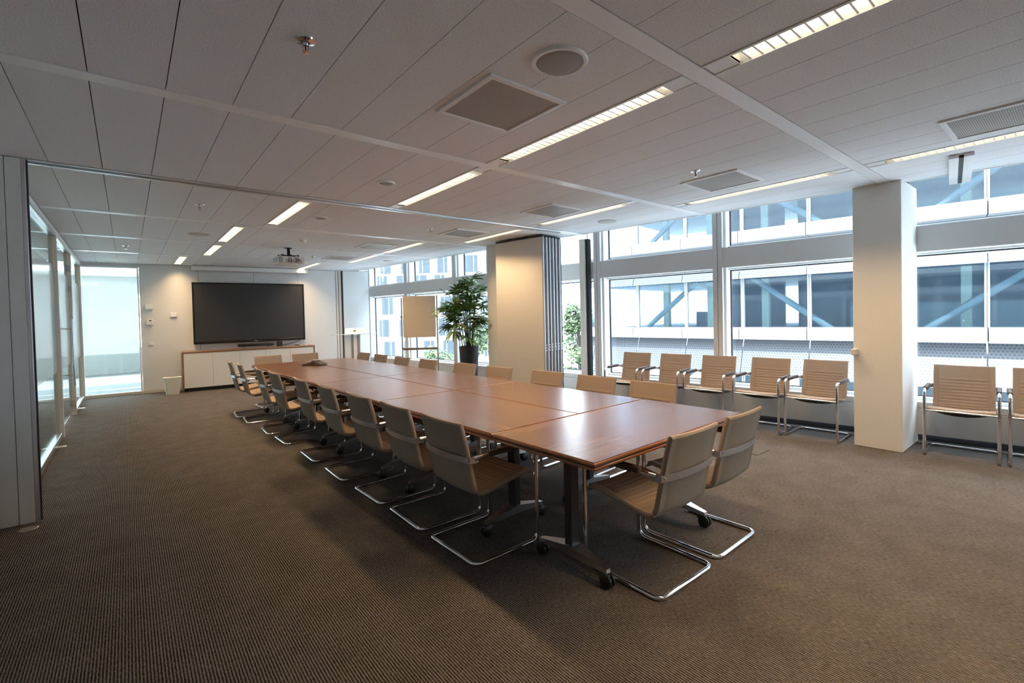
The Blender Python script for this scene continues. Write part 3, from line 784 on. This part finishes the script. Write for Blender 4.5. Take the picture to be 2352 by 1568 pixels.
# ================================================================== TABLES
TT = -0.0218
TEX = Vector((math.cos(TT), -math.sin(TT))); TEY = Vector((math.sin(TT), math.cos(TT)))
TO = Vector((2.375, 1.435))                     # middle of the near table edge
TL_, TW_, TH = 1.508, 0.752, 0.73
def make_table(label):
    t = thing('folding_table', label, 'table', (0, 0, 0), 0, 'walnut tables pushed together')
    l, w = TL_/2, TW_/2
    obj('tabletop', MB().bbox(-l+0.004, l-0.004, -w+0.004, w-0.004, TH-0.022, TH, 0.0025, 1), 'walnut_x', t)
    obj('edge_band', MB().bbox(-l, l, -w, w, TH-0.020, TH-0.0035, 0.006, 2).bbox(-l+0.002, l-0.002, -w+0.002, w-0.002, TH-0.042, TH-0.027, 0.004, 1), 'walnut_edge', t)
    obj('edge_groove', MB().box(-l+0.006, l-0.006, -w+0.006, w-0.006, TH-0.03, TH-0.02), 'black', t)
    obj('under_beam', MB().box(-0.60, 0.60, -0.03, 0.03, TH-0.09, TH-0.042), 'black', t)
    for sx in (-1, 1):
        x = sx*0.505
        lg = obj('leg', MB().bbox(x-0.034, x+0.034, -0.026, 0.026, 0.125, TH-0.09, 0.004), 'black', t)
        obj('tilt_plate', MB().bbox(x-0.03, x+0.03, -0.20, 0.20, TH-0.075, TH-0.045, 0.004).tube([(x-sx*0.05, 0, 0.56), (x-sx*0.22, 0, TH-0.06)], 0.011, 6), 'black', t)
        ft = MB()
        for sy in (-1, 1):
            y1 = sy*0.245
            vs = [(x-0.045, 0, 0.15), (x+0.045, 0, 0.15), (x+0.016, y1, 0.10), (x-0.016, y1, 0.10),
                  (x-0.045, 0, 0.10), (x+0.045, 0, 0.10), (x+0.016, y1, 0.078), (x-0.016, y1, 0.078)]
            ft.add(vs, [(0,1,2,3),(4,7,6,5),(0,3,7,4),(1,5,6,2),(3,2,6,7)])
        obj('foot', ft, 'cast_alu', t)
        for sy in (-1, 1):
            y1 = sy*0.225
            cs = MB()
            for off in (-0.021, 0.007):
                cs.lathe([(0.0, off), (0.034, off), (0.038, off+0.003), (0.038, off+0.011), (0.034, off+0.014), (0.0, off+0.014)], 18, (x, y1+sy*0.012, 0.038), 'X')
            cs.tube([(x, y1, 0.04), (x, y1, 0.085)], 0.011, 8)
            cs.bbox(x-0.016, x+0.016, y1-0.028, y1+0.036, 0.052, 0.072, 0.005)
            obj('caster', cs, 'black', t)
    return t
def tpt(u, v): p = TO + TEX*u + TEY*v; return (p.x, p.y, 0)
tb0 = make_table('walnut folding table laid crosswise at the end opposite the display, with two chairs')
tb0.location = tpt(0, TW_/2); tb0.rotation_euler = (0, 0, -TT)
names = ['fourth', 'third', 'second', 'first']
for r in range(4):
    for c, q in ((-1, 'in the corridor-side row'), (1, 'in the window-side row')):
        v = TW_ + 0.006 + 1.514*(r+0.5)
        dup(tb0, tpt(c*(TW_/2+0.002), v), -TT + math.pi/2, 'walnut folding table %s, %s from the display' % (q, names[r]))

# conference phone
ph = thing('conference_phone', 'grey three-armed conference phone on the table near the display', 'conference phone', (2.18, 7.36, TH), 0.35)
bd = MB()
for k in range(3):
    a = 2*math.pi*k/3 + 0.5
    c, s_ = math.cos(a), math.sin(a); px, py = -s_, c
    P = lambda r, w, z: (r*c + w*px, r*s_ + w*py, z)
    bd.add([P(0.0, -0.055, 0.068), P(0.0, 0.055, 0.068), P(0.19, 0.060, 0.022), P(0.19, -0.060, 0.022),
            P(0.0, -0.055, 0.006), P(0.0, 0.055, 0.006), P(0.19, 0.060, 0.006), P(0.19, -0.060, 0.006)],
           [(0,1,2,3),(4,7,6,5),(0,3,7,4),(1,5,6,2),(3,2,6,7)])
bd.lathe([(0.065, 0.006), (0.065, 0.066), (0.05, 0.074), (0.0, 0.076)], 18)
mat('phone_grey', (0.085, 0.070, 0.058), 0.5)
obj('body', bd, 'phone_grey', ph)
obj('keypad', MB().lathe([(0.046, 0.0745), (0.044, 0.079), (0.0, 0.079)], 18), 'plastic_grey', ph)
obj('base', MB().lathe([(0.10, 0.0), (0.10, 0.008), (0.0, 0.009)], 18), 'black', ph)

# ================================================================== CHAIRS
def catmull(pts, per=0.008):
    pts = [Vector(p) for p in pts]; P = [pts[0]*2-pts[1]] + pts + [pts[-1]*2-pts[-2]]; out = []
    for i in range(1, len(P)-2):
        a, b, c, d = P[i-1], P[i], P[i+1], P[i+2]
        n = max(2, int((c-b).length/per))
        for k in range(n):
            t = k/n
            out.append(0.5*((2*b) + (c-a)*t + (2*a-5*b+4*c-d)*t*t + (3*b-a-3*c+d)*t**3))
    out.append(pts[-1]); return out
def shell(prof, rib_from, rib_to, wtop, wbot, th=0.013):
    """upholstered sheet following a side profile; inner side ribbed between two arc lengths"""
    m = MB(); n = len(prof); arc = [0]
    for i in range(1, n): arc.append(arc[-1] + (prof[i]-prof[i-1]).length)
    cols = [-1, -0.985, -0.86, -0.82, -0.78, -0.4, 0, 0.4, 0.78, 0.82, 0.86, 0.985, 1]
    inn, out = [], []
    for i in range(n):
        t = (prof[min(i+1, n-1)] - prof[max(i-1, 0)]).normalized(); nx = Vector((-t.y, t.x))   # towards the sitter
        w = wtop + (wbot-wtop)*arc[i]/arc[-1]
        e = 0.35 if (i == 0 or i == n-1) else 1.0
        ra, rb_ = [], []
        for c in cols:
            d = th*e*(0.35 if abs(c) > 0.99 else 1.0)
            if abs(c) < 0.80 and rib_from < arc[i] < rib_to: d += 0.0095*(abs(math.sin(math.pi*(arc[i]-rib_from)/0.031))**0.7 - 0.6)
            if 0.80 <= abs(c) <= 0.83: d -= 0.004
            sag = -0.012*(1-c*c) 
            p = prof[i] + nx*(d+sag); ra.append((c*w, p.x, p.y))
            p = prof[i] - nx*(th*e*(0.35 if abs(c) > 0.99 else 1.0) - (0.003 if 0.80 <= abs(c) <= 0.83 else 0) - sag); rb_.append((c*w, p.x, p.y))
        inn.append(ra); out.append(rb_)
    k = len(cols)
    vs = [v for r in inn for v in r]; fs = [(i*k+j, i*k+j+1, (i+1)*k+j+1, (i+1)*k+j) for i in range(n-1) for j in range(k-1)]
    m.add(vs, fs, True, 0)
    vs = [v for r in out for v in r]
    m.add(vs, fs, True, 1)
    for a, b in ((inn[0], out[0]), (inn[-1], out[-1])):
        m.add(a+b, [(j, j+1, k+j+1, k+j) for j in range(k-1)], False, 0)
    for j in (0, -1):
        a, b = [r[j] for r in inn], [r[j] for r in out]
        m.add(a+b, [(i, i+1, n+i+1, n+i) for i in range(n-1)], True, 0)
    return m
def make_chair(label, group):
    t = thing('cantilever_chair', label, 'chair', (0, 0, 0), 0, group)
    back = catmull([(-0.292, 0.815), (-0.266, 0.72), (-0.240, 0.60), (-0.220, 0.50), (-0.205, 0.435), (-0.190, 0.407)])
    seat = catmull([(-0.190, 0.407), (-0.158, 0.393), (-0.10, 0.398), (0.04, 0.424), (0.17, 0.446), (0.205, 0.449), (0.228, 0.438)])
    obj('backrest', shell(back, 0.125, 0.43, 0.219, 0.222), ('fabric', 'fabric_cool_lit'), t)
    obj('seat', shell(seat, 0.06, 0.40, 0.222, 0.226), ('fabric', 'fabric_cool_lit'), t)
    pan = MB(); rows = []
    for y, z in ((-0.13, 0.372), (-0.02, 0.382), (0.10, 0.402), (0.205, 0.420)):
        rows.append([(x*0.20, y, z - 0.040*(1-x*x)**0.8 + 0.008) for x in (-1, -0.8, -0.5, -0.2, 0.2, 0.5, 0.8, 1)])
    k = 8; vs = [v for r in rows for v in r]
    pan.add(vs, [(i*k+j, i*k+j+1, (i+1)*k+j+1, (i+1)*k+j) for i in range(3) for j in range(k-1)], True)
    top = [(-0.20, 0.205, 0.430), (0.20, 0.205, 0.430)]
    pan.add(rows[-1] + [(x*0.20, 0.205, 0.430) for x in (-1, -0.8, -0.5, -0.2, 0.2, 0.5, 0.8, 1)], [(j, j+1, k+j+1, k+j) for j in range(k-1)])
    obj('seat_pan', pan, 'black', t)
    x, r = 0.246, 0.0125
    path = [(0.238, -0.225, 0.612), (x, 0.24, 0.622), (x, 0.24, r), (x, -0.24, r), (-x, -0.24, r), (-x, 0.24, r), (-x, 0.24, 0.622), (-0.238, -0.225, 0.612)]
    obj('tube_frame', MB().tube(fillet(path, 0.055, 6), r, 12), 'chrome', t)
    obj('cross_bar', MB().tube([(-x, 0.225, 0.428), (x, 0.225, 0.428)], 0.009, 8), 'chrome', t)
    bn_ = MB(); pts = [(-0.247, -0.20)] + [(0.242*c, -0.250 - 0.030*(1-c*c)) for c in [-1+0.1*i for i in range(21)]] + [(0.247, -0.20)]
    vs = []
    for (bx, by) in pts:
        for dz, dy in ((-0.018, 0), (0.018, 0), (0.018, -0.004), (-0.018, -0.004)):
            vs.append((bx, by+dy, 0.604+dz))
    fs = [(i*4+a, i*4+(a+1) % 4, (i+1)*4+(a+1) % 4, (i+1)*4+a) for i in range(len(pts)-1) for a in range(4)]
    fs += [(0, 1, 2, 3), (len(vs)-4, len(vs)-3, len(vs)-2, len(vs)-1)]
    bd_ = obj('back_band', bn_.add(vs, fs, True), 'steel', t)
    sc_ = MB()
    for sg in (-1, 1):
        for q in (0.215, 0.195): sc_.lathe([(0.006, -0.2715), (0.006, -0.268), (0.0, -0.272)], 8, (sg*q, 0.008, 0.604), 'Y')
    obj('band_screws', sc_, 'chrome', bd_)
    for sg in (-1, 1):
        obj('armrest', MB().bbox(sg*0.244-0.017, sg*0.244+0.017, -0.135, 0.165, 0.603, 0.642, 0.012, 2), 'leather', t)
    return t
G1, G2, G3, G4 = 'chairs along the corridor side of the table', 'chairs along the window side of the table', 'chairs at the table ends', 'chairs lined up under the windows'
LEFT = [(1.46,2.42),(1.45,3.01),(1.425,3.62),(1.40,4.32),(1.385,5.06),(1.34,5.97),(1.31,6.62),(1.25,7.52),(1.215,8.08)]
lrot = [1, -1, 1.5, -1, -1, 1, -2, -3, -3]
ch0 = make_chair('beige cantilever chair on the corridor side of the table, ninth from the display', G1)
ch0.location = (LEFT[0][0]+0.24, LEFT[0][1], 0); ch0.rotation_euler = (0, 0, -math.pi/2 + math.radians(lrot[0]))
for i in range(1, 9):
    dup(ch0, (LEFT[i][0]+0.24, LEFT[i][1], 0), -math.pi/2 + math.radians(lrot[i]), 'beige cantilever chair on the corridor side of the table, %s from the display' % ORD[8-i], G1)
RIGHT = [(3.43,2.33),(3.42,2.93),(3.40,3.58),(3.32,4.31),(3.30,4.99),(3.26,5.87),(3.20,6.57),(3.20,7.34),(3.19,8.02)]
rrot = [2, 4, 4, 3, 3, 2, 1, 1, 3]
for i in range(9):
    dup(ch0, (RIGHT[i][0]-0.28, RIGHT[i][1], 0), math.pi/2 + math.radians(rrot[i]), 'beige cantilever chair on the window side of the table, %s from the display' % ORD[8-i], G2)
dup(ch0, (2.205, 1.55, 0), math.radians(-0.5), 'beige cantilever chair at the crosswise table end, on the corridor half', G3)
dup(ch0, (2.78, 1.565, 0), math.radians(1.0), 'beige cantilever chair at the crosswise table end, on the window half', G3)
dup(ch0, (1.88, 8.61, 0), math.pi + math.radians(6), 'beige cantilever chair between table end and sideboard, on the corridor half', G3)
dup(ch0, (2.44, 8.57, 0), math.pi + math.radians(-1), 'beige cantilever chair between table end and sideboard, on the window half', G3)
WALLC = [(6.10, 0.205), (6.045, 0.755), (5.885, 1.90), (5.815, 2.45), (5.735, 3.05), (5.665, 3.63), (5.585, 4.21)]
wl = ['second beyond the column', 'first beyond the column', 'next to the column', 'second from the column', 'third from the column', 'fourth from the column', 'nearest the folded partition']
wrot = [0, -1, -4, -2, 0, 2, 3]
for (x, y), q, a in zip(WALLC, wl, wrot):
    dup(ch0, (x, y, 0), math.pi/2 + W_ANG*0.7 + math.radians(a), 'ribbed beige chrome-framed armchair under the windows, ' + q, G4)

# ================================================================== LECTERN, FLIP CHART, PALM
lc = thing('lectern', 'white lectern with clear side shelves standing by the far windows', 'lectern', (3.86, 10.16, 0), -0.30)
obj('base_plate', MB().bbox(-0.28, 0.28, -0.22, 0.22, 0.0, 0.02, 0.004), 'steel', lc)
obj('front_panel', MB().bbox(-0.22, 0.10, -0.06, -0.045, 0.02, 1.06, 0.004), 'white_metal', lc)
for x in (-0.065, 0.062): obj('post', MB().bbox(x-0.022, x+0.022, -0.075, -0.035, 0.02, 1.07, 0.004), 'post_brown', lc)
obj('shelf', MB().bbox(-0.49, 0.44, -0.12, 0.16, 1.070, 1.084, 0.003), 'acrylic', lc)
tp = MB().add([(-0.22, -0.14, 1.085), (0.26, -0.14, 1.085), (0.18, -0.02, 1.205), (-0.20, -0.02, 1.205),
               (-0.22, -0.13, 1.085), (0.26, -0.13, 1.085), (0.18, -0.01, 1.205), (-0.20, -0.01, 1.205)],
              [(0,1,2,3),(4,7,6,5),(0,4,5,1),(3,2,6,7),(0,3,7,4),(1,5,6,2)])
hd = obj('sign_board', tp, 'white_metal', lc)
def lettering(body, x, size, parent, mt):
    cu = bpy.data.curves.new('lettering', 'FONT'); cu.body = body; cu.size = size; cu.extrude = 0.0006
    cu.align_x = 'CENTER'; cu.align_y = 'CENTER'
    tmp = bpy.data.objects.new('tmp', cu); COL.objects.link(tmp)
    dg = bpy.context.evaluated_depsgraph_get()
    me = bpy.data.meshes.new_from_object(tmp.evaluated_get(dg)); COL.objects.unlink(tmp); bpy.data.objects.remove(tmp)
    me.materials.clear(); me.materials.append(MATS[mt])
    o = bpy.data.objects.new('lettering', me); COL.objects.link(o); o.parent = parent
    o.location = (x, -0.0812, 1.146); o.rotation_euler = (math.radians(45), 0, 0)
    return o
lettering('South', -0.125, 0.062, hd, 'logo_grey'); lettering('Stream', 0.105, 0.062, hd, 'logo_grey')
lg_ = obj('logo_disc', MB().lathe([(0.030, 0.0), (0.030, 0.002), (0.0, 0.0022)], 20), 'logo_green', hd, (-0.018, -0.080, 1.145)); lg_.rotation_euler = (math.radians(45), 0, 0)

fc = thing('flip_chart', 'beige flip chart board on a metal stand before the far windows', 'flip chart', (4.47, 8.36, 0), math.atan2(-0.632, 0.774) + 0.10)
bt_ = Matrix.Identity(4)
obj('board', MB().bbox(-0.315, 0.315, -0.012, 0.012, 1.015, 1.83, 0.004), 'canvas', fc)
for sx in (-1, 1):
    obj('stand_post', MB().bbox(sx*0.345-0.014, sx*0.345+0.014, 0.010, 0.038, 0.03, 1.80 if sx < 0 else 1.84, 0.004), 'alu', fc)
    obj('clamp_knob', MB().lathe([(0.0, -0.03), (0.022, -0.028), (0.024, 0.0), (0.010, 0.012)], 14, (sx*0.345, 0.005, 1.42), 'Y'), 'brass', fc)
    obj('foot', MB().bbox(sx*0.345-0.02, sx*0.345+0.02, -0.26, 0.30, 0.0, 0.035, 0.006), 'alu', fc)
obj('pen_tray', MB().bbox(-0.34, 0.34, -0.085, 0.01, 0.790, 0.802, 0.002).box(-0.34, 0.34, -0.087, -0.083, 0.79, 0.815), 'brass', fc)
obj('cross_bar', MB().bbox(-0.33, 0.33, 0.014, 0.034, 0.765, 0.790, 0.002), 'alu', fc)
pens = [(-0.27, 'black', 'black marker pen lying in the flip chart tray'), (-0.20, 'red', 'red marker pen lying in the flip chart tray'), (-0.13, 'logo_grey', 'blue marker pen lying in the flip chart tray')]
cz, sz_ = math.cos(fc.rotation_euler[2]), math.sin(fc.rotation_euler[2])
for px, mm, lab in pens:
    lx, ly = px, -0.045
    pn = thing('marker_pen', lab, 'pen', (4.47+lx*cz-ly*sz_, 8.36+lx*sz_+ly*cz, 0.8025), fc.rotation_euler[2], 'pens in the flip chart tray')
    obj('barrel', MB().tube([(-0.03, 0, 0.008), (0.035, 0, 0.008)], 0.008, 8), 'plastic_white', pn)
    obj('cap', MB().tube([(-0.055, 0, 0.008), (-0.03, 0, 0.008)], 0.0088, 8), mm, pn)

pm = thing('potted_palm', 'tall bushy fan palm in a tapered black planter beside the column', 'potted plant', (4.83, 7.18, 0))
obj('planter', MB().lathe([(0.0, 0.0), (0.125, 0.0), (0.182, 0.855), (0.178, 0.862), (0.165, 0.862), (0.160, 0.82)], 36), 'pot', pm)
obj('soil', MB().lathe([(0.161, 0.815), (0.08, 0.83), (0.0, 0.835)], 24), 'soil', pm)
rnd = random.Random(11)
def fan_leaf(nl, length, spread, droop, wd, seed):
    q = random.Random(seed); m = MB()
    pet = 0.22 + 0.10*q.random()
    pts = [Vector((0, 0, 0)), Vector((pet*0.55, 0, 0.04)), Vector((pet, 0, 0.03))]
    m.tube(pts, [0.004, 0.003, 0.0022], 5, cap=False)
    for k in range(nl):
        a = spread*(k/(nl-1) - 0.5); ln = length*(1 - 0.28*abs(k/(nl-1)-0.5)*2)*q.uniform(0.88, 1.1)
        d = Vector((math.cos(a), math.sin(a), 0)); px = Vector((-math.sin(a), math.cos(a), 0))
        c = [pts[-1] + d*ln*t + Vector((0, 0, 0.05*t - droop*t*t)) for t in (0, 0.25, 0.55, 0.85, 1.0)]
        ws = [0.004, wd*0.9, wd, wd*0.8, wd*0.28]; vs = []
        for p, w in zip(c, ws):
            vs += [p - px*w + Vector((0, 0, w*0.45)), p, p + px*w + Vector((0, 0, w*0.45))]
        m.add(vs, [f for i in range(4) for f in ((i*3, i*3+1, i*3+4, i*3+3), (i*3+1, i*3+2, i*3+5, i*3+4))], True)
    return m
leafm = [fan_leaf(8, 0.32, 2.7, 0.10, 0.023, 1).mesh('leaf', 'leaf'), fan_leaf(7, 0.30, 2.3, 0.16, 0.022, 2).mesh('leaf', 'leaf'), fan_leaf(9, 0.29, 3.0, 0.07, 0.020, 3).mesh('leaf', 'leaf'),
         fan_leaf(6, 0.22, 2.0, 0.20, 0.015, 4).mesh('leaf', 'leaf_old')]
stems = []
for i in range(15):
    a = 2*math.pi*i/15 + rnd.uniform(-.2, .2); r = rnd.uniform(0.02, 0.11); hgt = rnd.uniform(0.52, 1.0)
    lean = rnd.uniform(0.04, 0.16)
    p0 = Vector((r*math.cos(a), r*math.sin(a), 0.82)); p1 = p0 + Vector((lean*math.cos(a), lean*math.sin(a), hgt))
    pm_ = (p0+p1)/2 + Vector((rnd.uniform(-.02, .02), rnd.uniform(-.02, .02), 0))
    obj('stem', MB().tube([p0, pm_, p1], [0.011, 0.009, 0.006], 6), 'stem', pm)
    stems.append((p0, p1, a))
cnt = 0
for i, (p0, p1, a) in enumerate(stems):
    for k in range(7):
        f = 0.44 + 0.56*k/6 + rnd.uniform(-.03, .03); p = p0.lerp(p1, min(f, 1.0))
        az = a + rnd.uniform(-1.5, 1.5) + (k*2.4 if f > 0.8 else 0)
        el = (-0.05 + 0.95*f**2 + rnd.uniform(-.3, .25)) - (0.25 if k == 0 else 0)
        tip = Vector((4.83, 7.18, 0)) + p + Vector((math.cos(az)*math.cos(el), math.sin(az)*math.cos(el), 0))*0.62
        if tip.x > 4.86 and tip.y < 6.78: az += 1.6
        tip = Vector((4.83, 7.18, 0)) + p + Vector((math.cos(az), math.sin(az), 0))*0.62
        if tip.x > 4.86 and tip.y < 6.78: continue
        o = obj('leaf', leafm[3] if rnd.random() < 0.07 else leafm[rnd.randrange(3)], None, pm, p)
        o.rotation_euler = (rnd.uniform(-.5, .5), -el, az)
        sc_ = rnd.uniform(0.72, 1.08); o.scale = (sc_, sc_, sc_)

# ---- floor fittings
for i, ((x, y), q) in enumerate(zip(((-0.575, 4.66), (-0.64, 7.55), (-0.645, 10.80)), ('at the foot of the partition leaf', 'before the corridor door', 'near the frosted door'))):
    t = thing('floor_spot', 'round polished metal floor fitting in the carpet ' + q, 'floor fitting', (x, y, 0), 0, 'round floor fittings along the glass wall')
    obj('ring', MB().lathe([(0.052, 0.0), (0.052, 0.004), (0.046, 0.007), (0.040, 0.004)], 24), 'brass', t)
    obj('cap', MB().lathe([(0.040, 0.004), (0.030, 0.007), (0.0, 0.008)], 24), 'steel', t)
for (x, y, rz, q) in ((4.80, 2.15, 0.0, 'between the table and the window chairs'), (2.06, 9.80, 0.0, 'before the sideboard')):
    t = thing('floor_box', 'flush carpeted floor socket box ' + q, 'floor box', (x, y, 0), rz, 'floor socket boxes')
    obj('frame', MB().bbox(-0.13, 0.13, -0.13, 0.13, 0.0, 0.003, 0.001), 'plate_grey' if y > 5 else 'black_soft', t)
    obj('lid', MB().box(-0.122, 0.122, -0.122, 0.122, 0.003, 0.0045), 'carpet', t)
for pts, lab in (([(1.98, 7.0, 0.63), (1.88, 7.05, 0.25), (1.76, 7.10, 0.008), (1.45, 7.16, 0.008), (1.36, 7.02, 0.008), (1.60, 6.95, 0.008), (1.98, 6.96, 0.008)], 'thin black cable looping over the carpet below the conference phone'),
                 ([(1.99, 6.30, 0.63), (1.90, 6.30, 0.22), (1.78, 6.29, 0.008), (1.48, 6.27, 0.008), (1.40, 6.31, 0.008), (1.55, 6.33, 0.008)], 'short black cable lying between two corridor-side chairs')):
    tag(obj('cable', MB().tube(fillet(pts, 0.12, 6), 0.006, 6), 'black'), lab, 'cable', 'black cables under the table')

# ================================================================== OUTSIDE
GZ = -10.0
struct('ground', MB().add([(7.5, -60, GZ), (120, -60, GZ), (120, 140, GZ), (-40, 140, GZ), (-40, 22, GZ), (7.5, 22, GZ)], [(0, 1, 2, 3, 4, 5)]), 'ground', 'pale paved courtyard far below')
ob = thing('office_wing', 'white panelled office wing with ribbon windows and perforated skirts across the courtyard', 'building', (*W0, 0), WROT)
FD = -11.88                                  # local y of the facade
MOD = [11.98] + [11.5 - 2.08*k for k in range(0, 12)]
PITCH = 3.42
s_end, s_far = MOD[0], MOD[-1]
for k in (-2, -1, 0, 1, 2):
    zb0, zb1 = 0.366 + PITCH*k, 0.776 + PITCH*k
    gz1 = zb0 + PITCH - 1.275
    obj('floor_slab', MB().box(s_far, s_end-0.1, FD-9.5, FD-0.02, zb0, zb0+0.33), 'slab', ob)
    obj('floor_slab', MB().box(s_far, s_end-0.1, FD-9.5, FD-0.02, gz1+0.06, gz1+0.3), 'slab', ob)
    for a, b in zip(MOD[1:], MOD[:-1]):
        if k in (0, 1) or True:
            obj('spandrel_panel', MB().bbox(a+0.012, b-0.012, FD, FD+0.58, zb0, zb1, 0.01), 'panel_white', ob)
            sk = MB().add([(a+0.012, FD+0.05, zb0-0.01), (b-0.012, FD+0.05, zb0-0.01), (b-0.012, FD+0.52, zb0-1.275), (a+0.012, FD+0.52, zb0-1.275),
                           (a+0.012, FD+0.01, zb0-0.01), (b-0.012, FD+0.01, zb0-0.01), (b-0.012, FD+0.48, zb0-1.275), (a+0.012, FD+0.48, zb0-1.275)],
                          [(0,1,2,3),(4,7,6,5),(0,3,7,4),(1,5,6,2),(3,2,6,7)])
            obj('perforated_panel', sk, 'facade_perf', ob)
        obj('window_pane', MB().box(a+0.05, b-0.05, FD+0.04, FD+0.055, zb1, gz1+0.02), 'facade_glass', ob)
        obj('window_mullion', MB().box(b-0.055, b-0.006, FD, FD+0.14, zb1, gz1+0.05).box(b+0.006, b+0.055, FD, FD+0.14, zb1, gz1+0.05), 'panel_white', ob)
    # interior: dark core, posts and diagonal braces behind the glass
    obj('core_wall', MB().box(s_far, 4.35, FD-4.2, FD-4.0, zb0+0.33, gz1+0.06), 'inside_wall', ob)
    obj('core_wall', MB().box(4.85, 7.3, FD-4.2, FD-4.0, zb0+0.33, gz1+0.06), 'inside_wall', ob)
    obj('inner_wall', MB().box(7.3, 8.6, FD-4.2, FD-4.05, zb0+0.33, zb0+1.0), 'inside_wall', ob)
    obj('inner_wall', MB().box(s_far, 2.4, FD-2.6, FD-2.45, zb0+0.33, zb0+1.15), 'brace', ob)
    for s_ in (8.85, 6.95, 4.9, -0.6): obj('inner_post', MB().box(s_-0.12, s_+0.12, FD-1.6, FD-1.35, zb0+0.33, gz1+0.06), 'yellow_post', ob)
    for (sa, za, sb_, zb_) in ((9.5, zb1-0.1, 7.2, gz1+0.1), (5.2, gz1+0.1, 2.7, zb1-0.1), (0.3, zb1-0.1, -2.2, gz1+0.1), (-4.4, gz1+0.1, -6.6, zb1-0.1)):
        obj('brace', MB().tube([(sa, FD-0.75, za), (sb_, FD-0.75, zb_)], 0.11, 8), 'brace', ob)
obj('end_wall', MB().add([(s_end, FD+0.3, GZ), (s_end+0.02, FD-9.5, GZ), (s_end+0.02, FD-9.5, 11), (s_end, FD+0.3, 11)], [(0,1,2,3)]), 'facade_glass', ob)

YAW = 0.68446
FH = Vector((math.sin(YAW), math.cos(YAW)))
fb = thing('stone_building', 'white stone building with staggered windows beyond the trees', 'building', (FH.x*65, FH.y*65, 0), -YAW)
obj('wall', MB().box(-34, 1.5, 0.0, 14, GZ, 24), 'stone', fb)
ROWS = [(10.45, 12.8), (7.45, 9.8), (4.9, 7.2), (1.85, 4.2), (-1.2, 1.2), (-4.15, -1.85), (-7.2, -4.9)]
XS = [[-19, -15.4, -12.1, -8.2, -5.2, -2.6], [-17.2, -14.3, -11.87, -9.4, -6.8, -5.3, -2.7], [-17.75, -15.0, -12.35, -9.85, -7.1, -4.2], [-20.0, -17.1, -14.2, -11.6, -9.0, -6.3, -3.4],
      [-17.6, -14.75, -12.2, -9.4, -6.7, -3.9], [-19.75, -16.95, -14.2, -11.5, -8.8, -6.1, -3.2], [-20.4, -17.6, -14.9, -12.1, -9.3, -6.6]]
for (za, zb_), xs in zip(ROWS, XS):
    for j, x in enumerate(xs):
        hw = 0.76 if j % 3 else 0.70
        wn = obj('window', MB().box(x-hw, x+hw, -0.04, 0.02, za, zb_), 'far_reveal', fb)
        sp_ = x + (0.22 if j % 2 else -0.25)
        obj('pane', MB().box(x-hw+0.05, sp_-0.06, -0.06, -0.035, za+0.05, zb_-0.05), 'far_glass', wn)
        obj('pane', MB().box(sp_+0.06, x+hw-0.05, -0.06, -0.035, za+0.05, zb_-0.05), 'far_glass', wn)
        obj('window_post', MB().box(sp_-0.055, sp_+0.055, -0.08, -0.035, za, zb_), 'stone', wn)

def tree(px, depth, topz, rad, seed, label, mt='foliage', squash=1.0):
    q = random.Random(seed)
    a = (px-1176)/1082.6*depth
    P = FH*depth + Vector((math.cos(YAW), -math.sin(YAW)))*a
    t = thing('tree', label, 'tree', (P.x, P.y, GZ), 0, 'trees in the courtyard')
    H = topz - GZ
    obj('trunk', MB().tube([(0, 0, 0), (0.1, 0.05, H*0.35), (0.0, 0.1, H*0.75)], [0.22, 0.15, 0.05], 8), 'bark', t)
    br = MB()
    m = MB(); blobs = []
    for i in range(26):
        u = q.random(); an = q.uniform(0, 6.28); zz = H*(0.30 + 0.66*u); rr = rad*(1-0.75*max(0, u-0.35)/0.65)*q.uniform(0.25, 0.95)
        c = Vector((rr*math.cos(an), rr*math.sin(an), zz)); blobs.append((c, q.uniform(0.45, 0.85)*rad*0.42))
        br.tube([(0.05, 0.05, max(1.0, zz-1.6)), c*0.6 + Vector((0, 0, zz*0.4)), c], [0.06, 0.04, 0.015], 5, cap=False)
    obj('branches', br, 'bark', t)
    vs, fs = [], []
    for c, r in blobs:
        for k in range(220):
            d = Vector((q.gauss(0, 1), q.gauss(0, 1), q.gauss(0, 0.85))).normalized()*r*q.uniform(0.45, 1.15)
            p = c + d; ax = Vector((q.gauss(0, 1), q.gauss(0, 1), q.gauss(0, 1))).normalized(); bx = ax.orthogonal().normalized()
            s_ = q.uniform(0.09, 0.17); o_ = len(vs)
            vs += [p + ax*s_, p + bx*s_*0.55, p - ax*s_, p - bx*s_*0.55]; fs.append((o_, o_+1, o_+2, o_+3))
    m.add(vs, fs); f = obj('foliage', m, mt, t); f['kind'] = 'stuff'
tree(1330, 28, 2.4, 2.1, 3, 'tall slender green tree beside the end of the white office wing', 'foliage_b')
tree(1090, 40, 0.6, 3.2, 4, 'broad green tree seen behind the potted palm')
tree(1005, 27, -0.3, 2.5, 5, 'light green tree seen below the flip chart board', 'foliage_b')
tree(940, 36, -1.9, 2.6, 6, 'low green tree beside the flip chart stand')
tree(1270, 33, -0.2, 3.0, 8, 'wide green tree behind the folded partition', 'foliage')
